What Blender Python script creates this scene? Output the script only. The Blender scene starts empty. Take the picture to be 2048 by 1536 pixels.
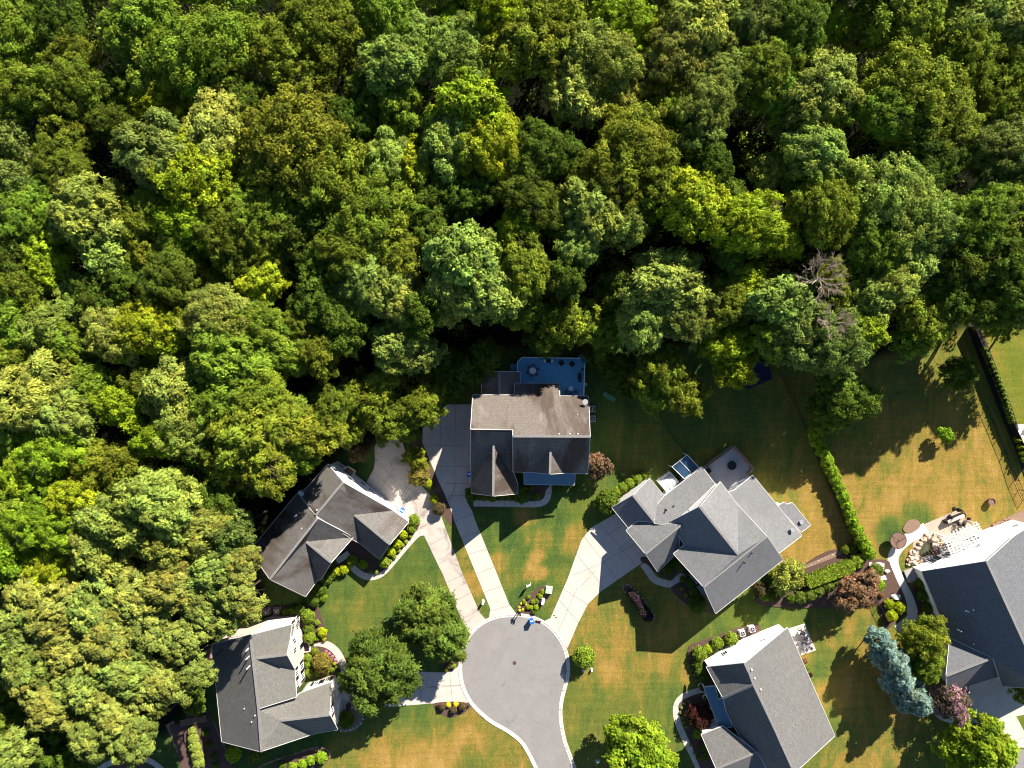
import bpy, bmesh, math, random
import numpy as np
from mathutils import Vector, noise as mnoise
rad = math.radians
# ------------------------------------------------------------------ camera, world, sun
H = 110.0                                   # flying height of the camera above the ground
S = H * 36.0 / 24.0 / 2048.0                # metres per photo pixel on the ground
sc = bpy.context.scene
COL = sc.collection
cd = bpy.data.cameras.new("camera"); cam = bpy.data.objects.new("camera", cd); COL.objects.link(cam)
cd.lens = 24; cd.sensor_width = 36; cd.clip_end = 2000; cd.clip_start = 1
cam.location = (0, 0, H); cam.rotation_euler = (0, 0, 0)
sc.camera = cam
SUN_EL, SUN_AZ = rad(31.5), rad(32.0)       # azimuth clockwise from +Y
wd = bpy.data.worlds.new("World"); sc.world = wd; wd.use_nodes = True
nt = wd.node_tree; bg = nt.nodes["Background"]
sky = nt.nodes.new("ShaderNodeTexSky"); sky.sky_type = 'NISHITA'; sky.sun_disc = False
sky.altitude = 1500; sky.air_density = .8; sky.dust_density = .2; sky.sun_elevation = SUN_EL; sky.sun_rotation = SUN_AZ
nt.links.new(sky.outputs[0], bg.inputs[0]); bg.inputs[1].default_value = 0.06
sd = bpy.data.lights.new("sun", 'SUN'); sun = bpy.data.objects.new("sun", sd); COL.objects.link(sun)
sd.energy = 5.0; sd.angle = rad(0.5); sd.color = (1.0, 0.90, 0.76)
sdir = Vector((math.cos(SUN_EL) * math.sin(SUN_AZ), math.cos(SUN_EL) * math.cos(SUN_AZ), math.sin(SUN_EL)))
sun.rotation_euler = sdir.to_track_quat('Z', 'Y').to_euler(); sun.location = sdir * 200
sc.view_settings.view_transform = 'Standard'; sc.view_settings.look = 'None'
sc.view_settings.exposure = 1.48; sc.view_settings.gamma = 1.0
sc.cycles.max_bounces = 6; sc.cycles.diffuse_bounces = 3; sc.cycles.transparent_max_bounces = 6
sc.cycles.use_denoising = True; sc.cycles.denoising_input_passes = 'RGB_ALBEDO_NORMAL'; sc.cycles.denoising_prefilter = 'ACCURATE'; sc.cycles.filter_width = 1.05

def W(px, py, z=0.0):                       # photo pixel at height z -> point in metres
    k = S * (1 - z / H)
    return Vector(((px - 1024) * k, (768 - py) * k, z))

# ------------------------------------------------------------------ materials
def newmat(name):
    m = bpy.data.materials.new(name); m.use_nodes = True
    return m, m.node_tree, m.node_tree.nodes["Principled BSDF"]
def N(nt, t, **kw):
    n = nt.nodes.new(t)
    for k, v in kw.items():
        if k.startswith('i_'): n.inputs[int(k[2:])].default_value = v
        else: setattr(n, k, v)
    return n
def ramp(nt, fac, stops):
    r = nt.nodes.new("ShaderNodeValToRGB"); e = r.color_ramp.elements
    while len(e) < len(stops): e.new(0.5)
    for q, (p, c) in zip(e, stops): q.position = p; q.color = (*c, 1)
    nt.links.new(fac, r.inputs[0]); return r.outputs[0]
def noise_(nt, scale, detail=4, rough=.55, vec=None, dist=0.0):
    n = nt.nodes.new("ShaderNodeTexNoise"); n.inputs["Scale"].default_value = scale
    n.inputs["Detail"].default_value = detail; n.inputs["Roughness"].default_value = rough
    n.inputs["Distortion"].default_value = dist
    if vec is not None: nt.links.new(vec, n.inputs["Vector"])
    return n.outputs["Fac"]
def mixc(nt, fac, a, b, mode='MIX'):
    m = nt.nodes.new("ShaderNodeMix"); m.data_type = 'RGBA'; m.blend_type = mode
    for sock, v in ((m.inputs[0], fac), (m.inputs[6], a), (m.inputs[7], b)):
        if hasattr(v, 'is_linked') or hasattr(v, 'node'): nt.links.new(v, sock)
        elif isinstance(v, tuple): sock.default_value = (*v, 1)
        else: sock.default_value = v
    return m.outputs[2]
def mth(nt, op, a, b=None, clamp=False):
    m = nt.nodes.new("ShaderNodeMath"); m.operation = op; m.use_clamp = clamp
    for i, v in enumerate((a, b)):
        if v is None: continue
        if hasattr(v, 'node'): nt.links.new(v, m.inputs[i])
        else: m.inputs[i].default_value = v
    return m.outputs[0]
def wpos(nt):
    return nt.nodes.new("ShaderNodeNewGeometry").outputs["Position"]
def simple(name, col, rough=.7, metal=0.0, var=.12, scale=3.0, spec=.3):
    m, t, b = newmat(name)
    f = noise_(t, scale, 4, .6, wpos(t))
    c = mixc(t, f, tuple(max(0, x * (1 - var * 2)) for x in col), tuple(min(1, x * (1 + var * 2)) for x in col))
    t.links.new(c, b.inputs["Base Color"]); b.inputs["Roughness"].default_value = rough
    b.inputs["Metallic"].default_value = metal; b.inputs["Specular IOR Level"].default_value = spec
    return m
def bump(t, b, h, strength=.4, dist=.05):
    n = t.nodes.new("ShaderNodeBump"); n.inputs["Strength"].default_value = strength; n.inputs["Distance"].default_value = dist
    t.links.new(h, n.inputs["Height"]); t.links.new(n.outputs[0], b.inputs["Normal"])

def shingle(name, base, dark, light, stain=.5, stain_scale=.18, spec=.25, row=.30):
    m, t, b = newmat(name)
    uv = t.nodes.new("ShaderNodeUVMap").outputs[0]
    br = t.nodes.new("ShaderNodeTexBrick"); t.links.new(uv, br.inputs["Vector"])
    br.inputs["Scale"].default_value = 1; br.inputs["Brick Width"].default_value = .33; br.inputs["Row Height"].default_value = row
    br.inputs["Mortar Size"].default_value = .022; br.inputs["Bias"].default_value = 0
    br.inputs["Color1"].default_value = (*[x * .72 for x in base], 1); br.inputs["Color2"].default_value = (*[x * 1.3 for x in base], 1)
    br.inputs["Mortar"].default_value = (*[x * .35 for x in base], 1)
    gr = noise_(t, 9, 3, .7, uv)
    c = mixc(t, .55, br.outputs[0], mixc(t, mth(t, 'MULTIPLY', mth(t, 'SUBTRACT', gr, .32), 2.6, True), tuple(x * .45 for x in base), tuple(min(1, x * 1.75) for x in base)))
    mp = t.nodes.new("ShaderNodeMapping"); t.links.new(uv, mp.inputs[0]); mp.inputs["Scale"].default_value = (1.0, .38, 1)
    big = noise_(t, stain_scale, 6, .62, mp.outputs[0], .4)
    f = mth(t, 'MULTIPLY', mth(t, 'SUBTRACT', big, .5), 9, True)
    c = mixc(t, mth(t, 'MULTIPLY', f, stain), c, dark, 'MIX')
    big2 = noise_(t, stain_scale * 3.1, 5, .6, mp.outputs[0])
    f2 = mth(t, 'MULTIPLY', mth(t, 'SUBTRACT', big2, .56), 7, True)
    c = mixc(t, mth(t, 'MULTIPLY', f2, .35 * stain + .08), c, light)
    t.links.new(c, b.inputs["Base Color"]); b.inputs["Roughness"].default_value = .75
    b.inputs["Specular IOR Level"].default_value = spec
    bump(t, b, mth(t, 'ADD', br.outputs[1], gr), .5, .02)
    return m

M = {}
M['roof_brown'] = shingle('weathered_brown_shingles', (.124, .110, .100), (.056, .040, .032), (.235, .225, .215), .95, .16)
M['roof_dark'] = shingle('dark_stained_shingles', (.122, .116, .112), (.050, .034, .026), (.24, .228, .22), .9, .16)
M['roof_olive'] = shingle('grey_green_shingles', (.128, .128, .120), (.10, .098, .09), (.19, .185, .175), .35, .2)
M['roof_grey'] = shingle('pale_grey_shingles', (.152, .157, .166), (.112, .115, .122), (.225, .23, .24), .35, .12)
M['roof_slate'] = shingle('slate_grey_shingles', (.122, .123, .122), (.10, .10, .10), (.18, .18, .178), .3, .2)
M['roof_blue'] = shingle('blue_grey_shingles', (.112, .120, .134), (.095, .10, .112), (.165, .17, .18), .3, .2)
M['white'] = simple('white_paint', (.80, .80, .79), .5, 0, .02)
M['trim'] = simple('white_trim', (.56, .55, .55), .45, 0, .04)
M['siding'] = simple('white_lap_siding', (.62, .63, .64), .6, 0, .03, 1.0)
M['cream'] = simple('cream_stucco', (.60, .50, .44), .8, 0, .05)
M['brick'] = simple('pale_pink_brick', (.52, .36, .31), .85, 0, .12, 9)
M['shutter'] = simple('dark_shutter_paint', (.012, .012, .018), .5)
M['glass'] = simple('window_glass', (.03, .045, .07), .08, 0, .05, 1, .8)
M['dark'] = simple('black_metal', (.018, .018, .02), .45, .3)
M['steel'] = simple('galvanised_steel', (.62, .62, .64), .35, .6, .05)
M['whitepipe'] = simple('white_pvc', (.85, .82, .88), .4, 0, .02)
M['blueplastic'] = simple('blue_plastic', (.02, .13, .55), .35, 0, .04)
M['bluemetal'] = simple('standing_seam_metal', (.10, .19, .27), .35, .35, .06)
M['greenbox'] = simple('pale_green_paint', (.36, .46, .36), .5)
M['wood'] = simple('weathered_wood', (.24, .15, .10), .75, 0, .2, 6)
M['bark'] = simple('bark', (.055, .043, .033), .95, 0, .25, 5)
M['deadwood'] = simple('bleached_dead_wood', (.36, .285, .22), .9, 0, .15, 3)
M['rock'] = simple('pale_rock', (.44, .38, .33), .9, 0, .22, 2.5)
M['rockwhite'] = simple('white_rock', (.66, .63, .62), .9, 0, .2, 2.5)
M['stoneedge'] = simple('grey_edging_stone', (.33, .32, .31), .9, 0, .25, 4)
M['cloth'] = simple('grey_cloth', (.16, .15, .17), .9)
M['water'] = simple('green_pond_water', (.035, .04, .012), .06, 0, .3, 3, .8)
M['tarp'] = simple('dark_blue_tarp', (.006, .009, .045), .5, 0, .3, 1.2)
M['green'] = simple('green_painted_metal', (.10, .38, .25), .5)
M['rust'] = simple('rusty_iron', (.07, .045, .038), .8)
M['terracotta'] = simple('woven_brown', (.18, .11, .085), .9, 0, .25, 8)
M['solar'] = simple('blue_tinted_roof_panel', (.03, .07, .13), .12, .1, .1, 2, .8)
M['poly'] = simple('milky_plastic_sheet', (.50, .53, .57), .25, 0, .15, 1.6)

# deck boards, the blue tinge of their shade put into the colour
m, t, b = newmat('shade_blue_deck_boards'); M['deck'] = m
p = wpos(t); mp = N(t, "ShaderNodeMapping"); t.links.new(p, mp.inputs[0]); mp.inputs["Rotation"].default_value = (0, 0, rad(42))
wv = N(t, "ShaderNodeTexWave"); t.links.new(mp.outputs[0], wv.inputs[0]); wv.inputs["Scale"].default_value = 1.15; wv.bands_direction = 'Y'
f = mth(t, 'MULTIPLY', mth(t, 'SUBTRACT', wv.outputs["Fac"], .72), 4, True)
c = mixc(t, f, (.11, .40, .64), (.05, .19, .33)); c = mixc(t, mth(t, 'MULTIPLY', noise_(t, 1.5, 4, .6, p), .4), c, (.20, .48, .68))
t.links.new(c, b.inputs[0]); b.inputs["Roughness"].default_value = .6

# concrete
def concrete(name, col, stain=.35, dk=(.20, .185, .17)):
    m, t, b = newmat(name); p = wpos(t)
    c = mixc(t, noise_(t, .9, 5, .6, p), tuple(x * .86 for x in col), tuple(min(1, x * 1.12) for x in col))
    f = mth(t, 'MULTIPLY', mth(t, 'SUBTRACT', noise_(t, .33, 6, .65, p, .6), .5), 5, True)
    c = mixc(t, mth(t, 'MULTIPLY', f, stain), c, dk)
    f = mth(t, 'MULTIPLY', mth(t, 'SUBTRACT', noise_(t, 14, 3, .6, p), .5), 3, True)
    c = mixc(t, mth(t, 'MULTIPLY', f, .14), c, tuple(x * .6 for x in col))
    f = mth(t, 'MULTIPLY', mth(t, 'SUBTRACT', noise_(t, 1.9, 2, .5, p), .72), 14, True)
    c = mixc(t, mth(t, 'MULTIPLY', f, .5), c, dk)
    t.links.new(c, b.inputs[0]); b.inputs["Roughness"].default_value = .85; b.inputs["Specular IOR Level"].default_value = .2
    return m
M['concrete'] = concrete('pale_concrete', (.53, .47, .42), .24)
M['concrete_old'] = concrete('stained_concrete', (.46, .41, .37), .8, (.13, .125, .12))
M['concrete_white'] = concrete('bright_white_concrete', (.62, .59, .56), .15)
M['patio_tan'] = concrete('tan_patio_concrete', (.40, .33, .27), .3)
M['kerb'] = concrete('kerb_concrete', (.60, .54, .49), .15)
M['patio_blue'] = concrete('cool_grey_patio', (.33, .335, .35), .4)
M['joint'] = simple('concrete_joint', (.16, .145, .135), .9)
m, t, b = newmat('asphalt'); M['asphalt'] = m; p = wpos(t)
c = mixc(t, noise_(t, .35, 5, .6, p, .5), (.192, .188, .186), (.276, .270, .268))
c = mixc(t, mth(t, 'MULTIPLY', mth(t, 'MULTIPLY', mth(t, 'SUBTRACT', noise_(t, .8, 5, .7, p, 1.2), .54), 6, True), .35), c, (.135, .128, .13))
c = mixc(t, mth(t, 'MULTIPLY', mth(t, 'MULTIPLY', mth(t, 'SUBTRACT', noise_(t, 1.4, 2, .4, p, .3), .74), 20, True), .6), c, (.06, .057, .057))
c = mixc(t, mth(t, 'MULTIPLY', mth(t, 'MULTIPLY', mth(t, 'SUBTRACT', noise_(t, 9, 4, .7, p), .45), 4, True), .25), c, (.12, .115, .115))
vo = N(t, "ShaderNodeTexVoronoi"); vo.feature = 'DISTANCE_TO_EDGE'; vo.inputs["Scale"].default_value = .22
mp = N(t, "ShaderNodeMapping"); t.links.new(p, mp.inputs[0])
nn = N(t, "ShaderNodeTexNoise"); nn.inputs["Scale"].default_value = .7; t.links.new(p, nn.inputs[0])
t.links.new(mixc(t, .55, p, nn.outputs["Color"], 'ADD'), vo.inputs["Vector"])
f = mth(t, 'LESS_THAN', vo.outputs["Distance"], .003)
f = mth(t, 'MULTIPLY', f, mth(t, 'GREATER_THAN', noise_(t, .25, 2, .5, p), .57))
c = mixc(t, mth(t, 'MULTIPLY', f, .5), c, (.09, .09, .09))
t.links.new(c, b.inputs[0]); b.inputs["Roughness"].default_value = .9; b.inputs["Specular IOR Level"].default_value = .2

# mulch
m, t, b = newmat('brown_mulch'); M['mulch'] = m; p = wpos(t)
c = mixc(t, noise_(t, 7, 4, .75, p), (.028, .016, .013), (.15, .085, .068)); t.links.new(c, b.inputs[0])
b.inputs["Roughness"].default_value = .95; bump(t, b, noise_(t, 9, 4, .7, p), .8, .1)
m, t, b = newmat('pine_straw_and_pebbles'); M['straw'] = m; p = wpos(t)
c = mixc(t, noise_(t, 6, 5, .8, p), (.08, .045, .03), (.36, .25, .18)); t.links.new(c, b.inputs[0])
b.inputs["Roughness"].default_value = .95; bump(t, b, noise_(t, 9, 4, .7, p), .8, .1)

# lawn: vertex attributes carry what grows where (dry, lush, woods)
m, t, b = newmat('lawn_grass'); M['lawn'] = m; p = wpos(t)
def att(t, nme):
    a = t.nodes.new("ShaderNodeAttribute"); a.attribute_name = nme; return a.outputs["Fac"]
dry = att(t, 'dry'); woods = att(t, 'woods'); lush = att(t, 'lush')
mp = N(t, "ShaderNodeMapping"); t.links.new(p, mp.inputs[0]); mp.inputs["Rotation"].default_value = (0, 0, rad(-35)); mp.inputs["Scale"].default_value = (1, .38, 1)
n1 = noise_(t, .32, 6, .68, mp.outputs[0], .8); n2 = noise_(t, 1.6, 5, .7, mp.outputs[0], .4); n3 = noise_(t, 7, 3, .7, p)
f = mth(t, 'ADD', dry, mth(t, 'MULTIPLY', mth(t, 'SUBTRACT', n1, .5), 1.25))
f = mth(t, 'ADD', f, mth(t, 'MULTIPLY', mth(t, 'SUBTRACT', n2, .5), .55))
f = mth(t, 'ADD', f, mth(t, 'MULTIPLY', mth(t, 'SUBTRACT', n3, .5), .42))
c = ramp(t, f, [(.0, (.040, .088, .024)), (.30, (.085, .130, .026)), (.52, (.145, .155, .030)), (.72, (.265, .180, .040)), (1.0, (.37, .240, .075))])
c = mixc(t, mth(t, 'MULTIPLY', lush, .55), c, (.20, .21, .016))
mp2 = N(t, "ShaderNodeMapping"); t.links.new(p, mp2.inputs[0]); mp2.inputs["Rotation"].default_value = (0, 0, rad(-52)); mp2.inputs["Scale"].default_value = (.12, 1.9, 1)
st_ = mth(t, 'MULTIPLY', mth(t, 'SUBTRACT', noise_(t, 1.0, 3, .6, mp2.outputs[0], .6), .38), 4, True)
c = mixc(t, .20, c, mixc(t, st_, (.55, .6, .6), (1.4, 1.35, 1.3)), 'MULTIPLY')
spk = mth(t, 'MULTIPLY', mth(t, 'SUBTRACT', noise_(t, 4.5, 6, .9, p), .42), 4, True)
c = mixc(t, .45, c, mixc(t, spk, (.4, .4, .4), (1.7, 1.7, 1.6)), 'MULTIPLY')
fl = mixc(t, noise_(t, 2.2, 5, .7, p), (.003, .004, .0015), (.010, .013, .004))  # woodland floor near-black: shade below the crowns put into the colour
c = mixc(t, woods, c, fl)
t.links.new(c, b.inputs[0]); b.inputs["Roughness"].default_value = .95; b.inputs["Specular IOR Level"].default_value = .1
bump(t, b, mth(t, 'ADD', n3, mth(t, 'MULTIPLY', n2, .6)), .7, .14)

# foliage: hue from the object's own colour, small leaf-to-leaf variation from the mesh
def leafmat(name, trans=.28, spec=.25, rough=.5, accent=None, amount=.5):
    m, t, b = newmat(name)
    oc = t.nodes.new("ShaderNodeObjectInfo").outputs["Color"]
    ti = t.nodes.new("ShaderNodeAttribute"); ti.attribute_name = 'tint'
    sp = t.nodes.new("ShaderNodeSeparateColor"); t.links.new(ti.outputs["Color"], sp.inputs[0])
    k = mth(t, 'ADD', mth(t, 'MULTIPLY', mth(t, 'POWER', sp.outputs[0], 1.6), 1.55), .52)
    kc = t.nodes.new("ShaderNodeCombineColor")
    t.links.new(mth(t, 'MULTIPLY', k, mth(t, 'ADD', .80, mth(t, 'MULTIPLY', sp.outputs[1], .34))), kc.inputs[0])
    t.links.new(k, kc.inputs[1]); t.links.new(mth(t, 'MULTIPLY', k, mth(t, 'ADD', 1.15, mth(t, 'MULTIPLY', sp.outputs[1], -.3))), kc.inputs[2])
    c = mixc(t, 1.0, oc, kc.outputs[0], 'MULTIPLY')
    if accent:
        g = mth(t, 'MULTIPLY', mth(t, 'SUBTRACT', sp.outputs[2], 1 - amount), 4, True)
        c = mixc(t, g, c, accent)
    t.links.new(c, b.inputs[0]); b.inputs["Roughness"].default_value = rough; b.inputs["Specular IOR Level"].default_value = spec
    tr = t.nodes.new("ShaderNodeBsdfTranslucent"); t.links.new(mixc(t, .5, c, (.30, .36, .03), 'MIX') if not accent else c, tr.inputs[0])
    mx = t.nodes.new("ShaderNodeMixShader"); mx.inputs[0].default_value = trans
    t.links.new(b.outputs[0], mx.inputs[1]); t.links.new(tr.outputs[0], mx.inputs[2])
    t.links.new(mx.outputs[0], t.nodes["Material Output"].inputs[0])
    return m
M['leaf'] = leafmat('broadleaf_foliage', .30, .10, .65)
M['needle'] = leafmat('pine_foliage', .22, .15, .6)
M['pink'] = leafmat('pink_flowering_foliage', .2, accent=(.42, .22, .29), amount=.5)
M['coral'] = leafmat('coral_flowering_foliage', .2, accent=(.42, .19, .11), amount=.40)
M['flower'] = leafmat('flower_petals', .2)

# ------------------------------------------------------------------ mesh building
class MB:
    def __init__(s): s.v = []; s.f = []; s.m = []; s.uv = {}
    def quad(s, *pts, m=0):
        i = len(s.v); s.v += [tuple(p) for p in pts]; s.f.append(tuple(range(i, i + len(pts)))); s.m.append(m); return s
    def box(s, c, size, rz=0, m=0, rx=0):
        cx, cy, cz = c; hx, hy, hz = size[0] / 2, size[1] / 2, size[2] / 2
        co, si = math.cos(rz), math.sin(rz); i = len(s.v)
        for dz in (-hz, hz):
            for dx, dy in ((-hx, -hy), (hx, -hy), (hx, hy), (-hx, hy)):
                s.v.append((cx + dx * co - dy * si, cy + dx * si + dy * co, cz + dz))
        for q in ((3, 2, 1, 0), (4, 5, 6, 7), (0, 1, 5, 4), (1, 2, 6, 5), (2, 3, 7, 6), (3, 0, 4, 7)):
            s.f.append(tuple(i + k for k in q)); s.m.append(m)
        return s
    def prism(s, pts, z0, z1, m=0, ms=None):
        n = len(pts); i = len(s.v)
        ar = sum(pts[k][0] * pts[(k + 1) % n][1] - pts[(k + 1) % n][0] * pts[k][1] for k in range(n))
        if ar < 0: pts = pts[::-1]
        s.v += [(p[0], p[1], z0) for p in pts] + [(p[0], p[1], z1) for p in pts]
        s.f.append(tuple(i + n + k for k in range(n))); s.m.append(m)
        s.f.append(tuple(i + n - 1 - k for k in range(n))); s.m.append(m)
        for k in range(n):
            j = (k + 1) % n; s.f.append((i + k, i + j, i + n + j, i + n + k)); s.m.append(m if ms is None else ms)
        return s
    def cyl(s, p0, p1, r0, r1=None, n=10, m=0, cap=True):
        r1 = r0 if r1 is None else r1; p0 = Vector(p0); p1 = Vector(p1); d = (p1 - p0)
        if d.length < 1e-6: return s
        d.normalize(); a = d.orthogonal().normalized(); b = d.cross(a); i = len(s.v)
        for p, r in ((p0, r0), (p1, r1)):
            for k in range(n):
                t = 2 * math.pi * k / n; s.v.append(tuple(p + a * (r * math.cos(t)) + b * (r * math.sin(t))))
        for k in range(n):
            j = (k + 1) % n; s.f.append((i + k, i + j, i + n + j, i + n + k)); s.m.append(m)
        if cap:
            s.f.append(tuple(i + n - 1 - k for k in range(n))); s.m.append(m); s.f.append(tuple(i + n + k for k in range(n))); s.m.append(m)
        return s
    def lathe(s, c, prof, n=16, m=0):
        i = len(s.v)
        for r, z in prof:
            for k in range(n):
                t = 2 * math.pi * k / n; s.v.append((c[0] + r * math.cos(t), c[1] + r * math.sin(t), c[2] + z))
        for a in range(len(prof) - 1):
            for k in range(n):
                j = (k + 1) % n; s.f.append((i + a * n + k, i + a * n + j, i + (a + 1) * n + j, i + (a + 1) * n + k)); s.m.append(m)
        s.f.append(tuple(i + n - 1 - k for k in range(n))); s.m.append(m)
        L = i + (len(prof) - 1) * n; s.f.append(tuple(L + k for k in range(n))); s.m.append(m)
        return s
    def blob(s, c, r, m=0, seed=0, squash=.7, sub=2, rough=.3):
        bm = bmesh.new(); bmesh.ops.create_icosphere(bm, subdivisions=sub, radius=1); i = len(s.v)
        for v in bm.verts:
            n = mnoise.noise(v.co * 1.3 + Vector((seed * 7.3, seed * 1.7, 0)))
            q = v.co * (1 + rough * n * 1.6)
            s.v.append((c[0] + q.x * r[0], c[1] + q.y * r[1], c[2] + q.z * r[2]))
        for f in bm.faces: s.f.append(tuple(i + v.index for v in f.verts)); s.m.append(m)
        bm.free(); return s
    def build(s, name, mats, parent=None, base=None, smooth=False):
        """with a parent the mesh is stored relative to its top-level thing; base = own origin when top-level"""
        o0 = Vector((0, 0, 0))
        if parent is not None:
            r = parent
            while r is not None: o0 += r.location; r = r.parent
        loc = Vector((0, 0, 0))
        if parent is None and base is not None: loc = Vector(base); o0 = loc.copy()
        me = bpy.data.meshes.new(name)
        me.from_pydata([(v[0] - o0.x, v[1] - o0.y, v[2] - o0.z) for v in s.v], [], s.f)
        mats = mats if isinstance(mats, (list, tuple)) else [mats]
        for q in mats: me.materials.append(q)
        if len(mats) > 1: me.polygons.foreach_set('material_index', s.m)
        if s.uv:
            u = me.uv_layers.new(name='UVMap')
            for pi, p in enumerate(me.polygons):
                for k, li in enumerate(p.loop_indices): u.data[li].uv = s.uv[pi][k] if pi in s.uv else (0, 0)
        if smooth: me.polygons.foreach_set('use_smooth', [True] * len(s.f))
        me.update()
        ob = bpy.data.objects.new(name, me); COL.objects.link(ob); ob.location = loc
        if parent is not None: ob.parent = parent
        return ob

LABELS = {}
def tag(o, label, cat, group=None, kind=None):
    if kind: o['kind'] = kind; return o
    o['label'] = label; o['category'] = cat
    if group: o['group'] = group
    if 'pending' not in label and (len(label.split()) > 16 or len(label.split()) < 4): print("LABEL LENGTH", label)
    if label in LABELS: print("DUPLICATE LABEL", label)
    LABELS[label] = o
    return o
def thing(name, loc, label, cat, group=None):
    o = bpy.data.objects.new(name, None); COL.objects.link(o); o.location = loc
    o.empty_display_size = .3
    return tag(o, label, cat, group)
ORD = "first second third fourth fifth sixth seventh eighth ninth tenth eleventh twelfth thirteenth fourteenth fifteenth sixteenth seventeenth eighteenth nineteenth twentieth".split()
ORD += ['twenty-' + q for q in ORD[:9]] + ['thirtieth'] + ['thirty-' + q for q in ORD[:9]] + ['fortieth'] + ['forty-' + q for q in ORD[:9]] + ['fiftieth'] + ['fifty-' + q for q in ORD[:9]]
ROWS = {}                                    # kind of thing -> [(object, description, px, py)], named row by row at the end
def row_label(key, o, desc, px, py): ROWS.setdefault(key, []).append((o, desc, px, py)); return 'pending %d' % len(LABELS)
def name_rows():
    for key, (phrase, step) in ROWKEYS.items():
        rows = {}
        for it in ROWS.get(key, []): rows.setdefault(int(max(0, min(it[3], 1535)) // step), []).append(it)
        for n, rk in enumerate(sorted(rows)):
            for i, (o, desc, px, py) in enumerate(sorted(rows[rk], key=lambda t: t[2])):
                o['label'] = "%s, %s from the left in the %s row %s" % (desc, ORD[i], ORD[n], phrase)
                if len(o['label'].split()) > 16: print('LONG', o['label'])
def struct(o): o['kind'] = 'structure'; return o

def smooth_pts(pts, n=6, closed=False):
    out = []; L = len(pts)
    rng = range(L) if closed else range(L - 1)
    for i in rng:
        if closed: p0, p1, p2, p3 = pts[(i - 1) % L], pts[i], pts[(i + 1) % L], pts[(i + 2) % L]
        else: p0, p1, p2, p3 = pts[max(i - 1, 0)], pts[i], pts[i + 1], pts[min(i + 2, L - 1)]
        for k in range(n):
            t = k / n
            out.append(tuple(.5 * (2 * p1[j] + (p2[j] - p0[j]) * t + (2 * p0[j] - 5 * p1[j] + 4 * p2[j] - p3[j]) * t * t + (3 * p1[j] - p0[j] - 3 * p2[j] + p3[j]) * t ** 3) for j in range(2)))
    if not closed: out.append(tuple(pts[-1]))
    return out
def offset_line(pts, d):
    out = []; n = len(pts)
    for i, p in enumerate(pts):
        a = pts[max(i - 1, 0)]; b = pts[min(i + 1, n - 1)]
        dx, dy = b[0] - a[0], b[1] - a[1]; L = math.hypot(dx, dy) or 1
        out.append((p[0] - dy / L * d, p[1] + dx / L * d))
    return out
def XY(pts, z=0): return [tuple(W(x, y, z)[:2]) for x, y in pts]
def sheet(name, pts, z, mat, smooth=0, joints=(), kind='structure', jw=.05):
    if smooth: pts = smooth_pts(pts, smooth, True)
    mb = MB().prism(XY(pts), -.05, z)
    for a, b_ in joints:
        p, q = W(*a), W(*b_); d = (q - p); L = d.length
        mb.box(((p.x + q.x) / 2, (p.y + q.y) / 2, z + .002), (L, jw, .006), math.atan2(d.y, d.x), m=1)
    o = mb.build(name, [mat, M['joint']]); o['kind'] = kind; return o
def ribbon(name, pts, width, z, mat, joint_every=0, smooth=5):
    q = XY(smooth_pts(pts, smooth)) if smooth else XY(pts)
    l = offset_line(q, width / 2); r = offset_line(q, -width / 2); mb = MB()
    for i in range(len(q) - 1):
        mb.prism([l[i], l[i + 1], r[i + 1], r[i]], -.05, z)
    if joint_every:
        acc = 0
        for i in range(len(q) - 1):
            L = math.hypot(q[i + 1][0] - q[i][0], q[i + 1][1] - q[i][1]); t = 0
            while acc + (L - t) >= joint_every:
                t += joint_every - acc; acc = 0; k = t / L
                x = q[i][0] + (q[i + 1][0] - q[i][0]) * k; y = q[i][1] + (q[i + 1][1] - q[i][1]) * k
                mb.box((x, y, z + .002), (.04, width, .006), math.atan2(q[i + 1][1] - q[i][1], q[i + 1][0] - q[i][0]), m=1)
            acc += L - t
    o = mb.build(name, [mat, M['joint']]); o['kind'] = 'structure'; return o
from mathutils.geometry import tessellate_polygon
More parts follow.
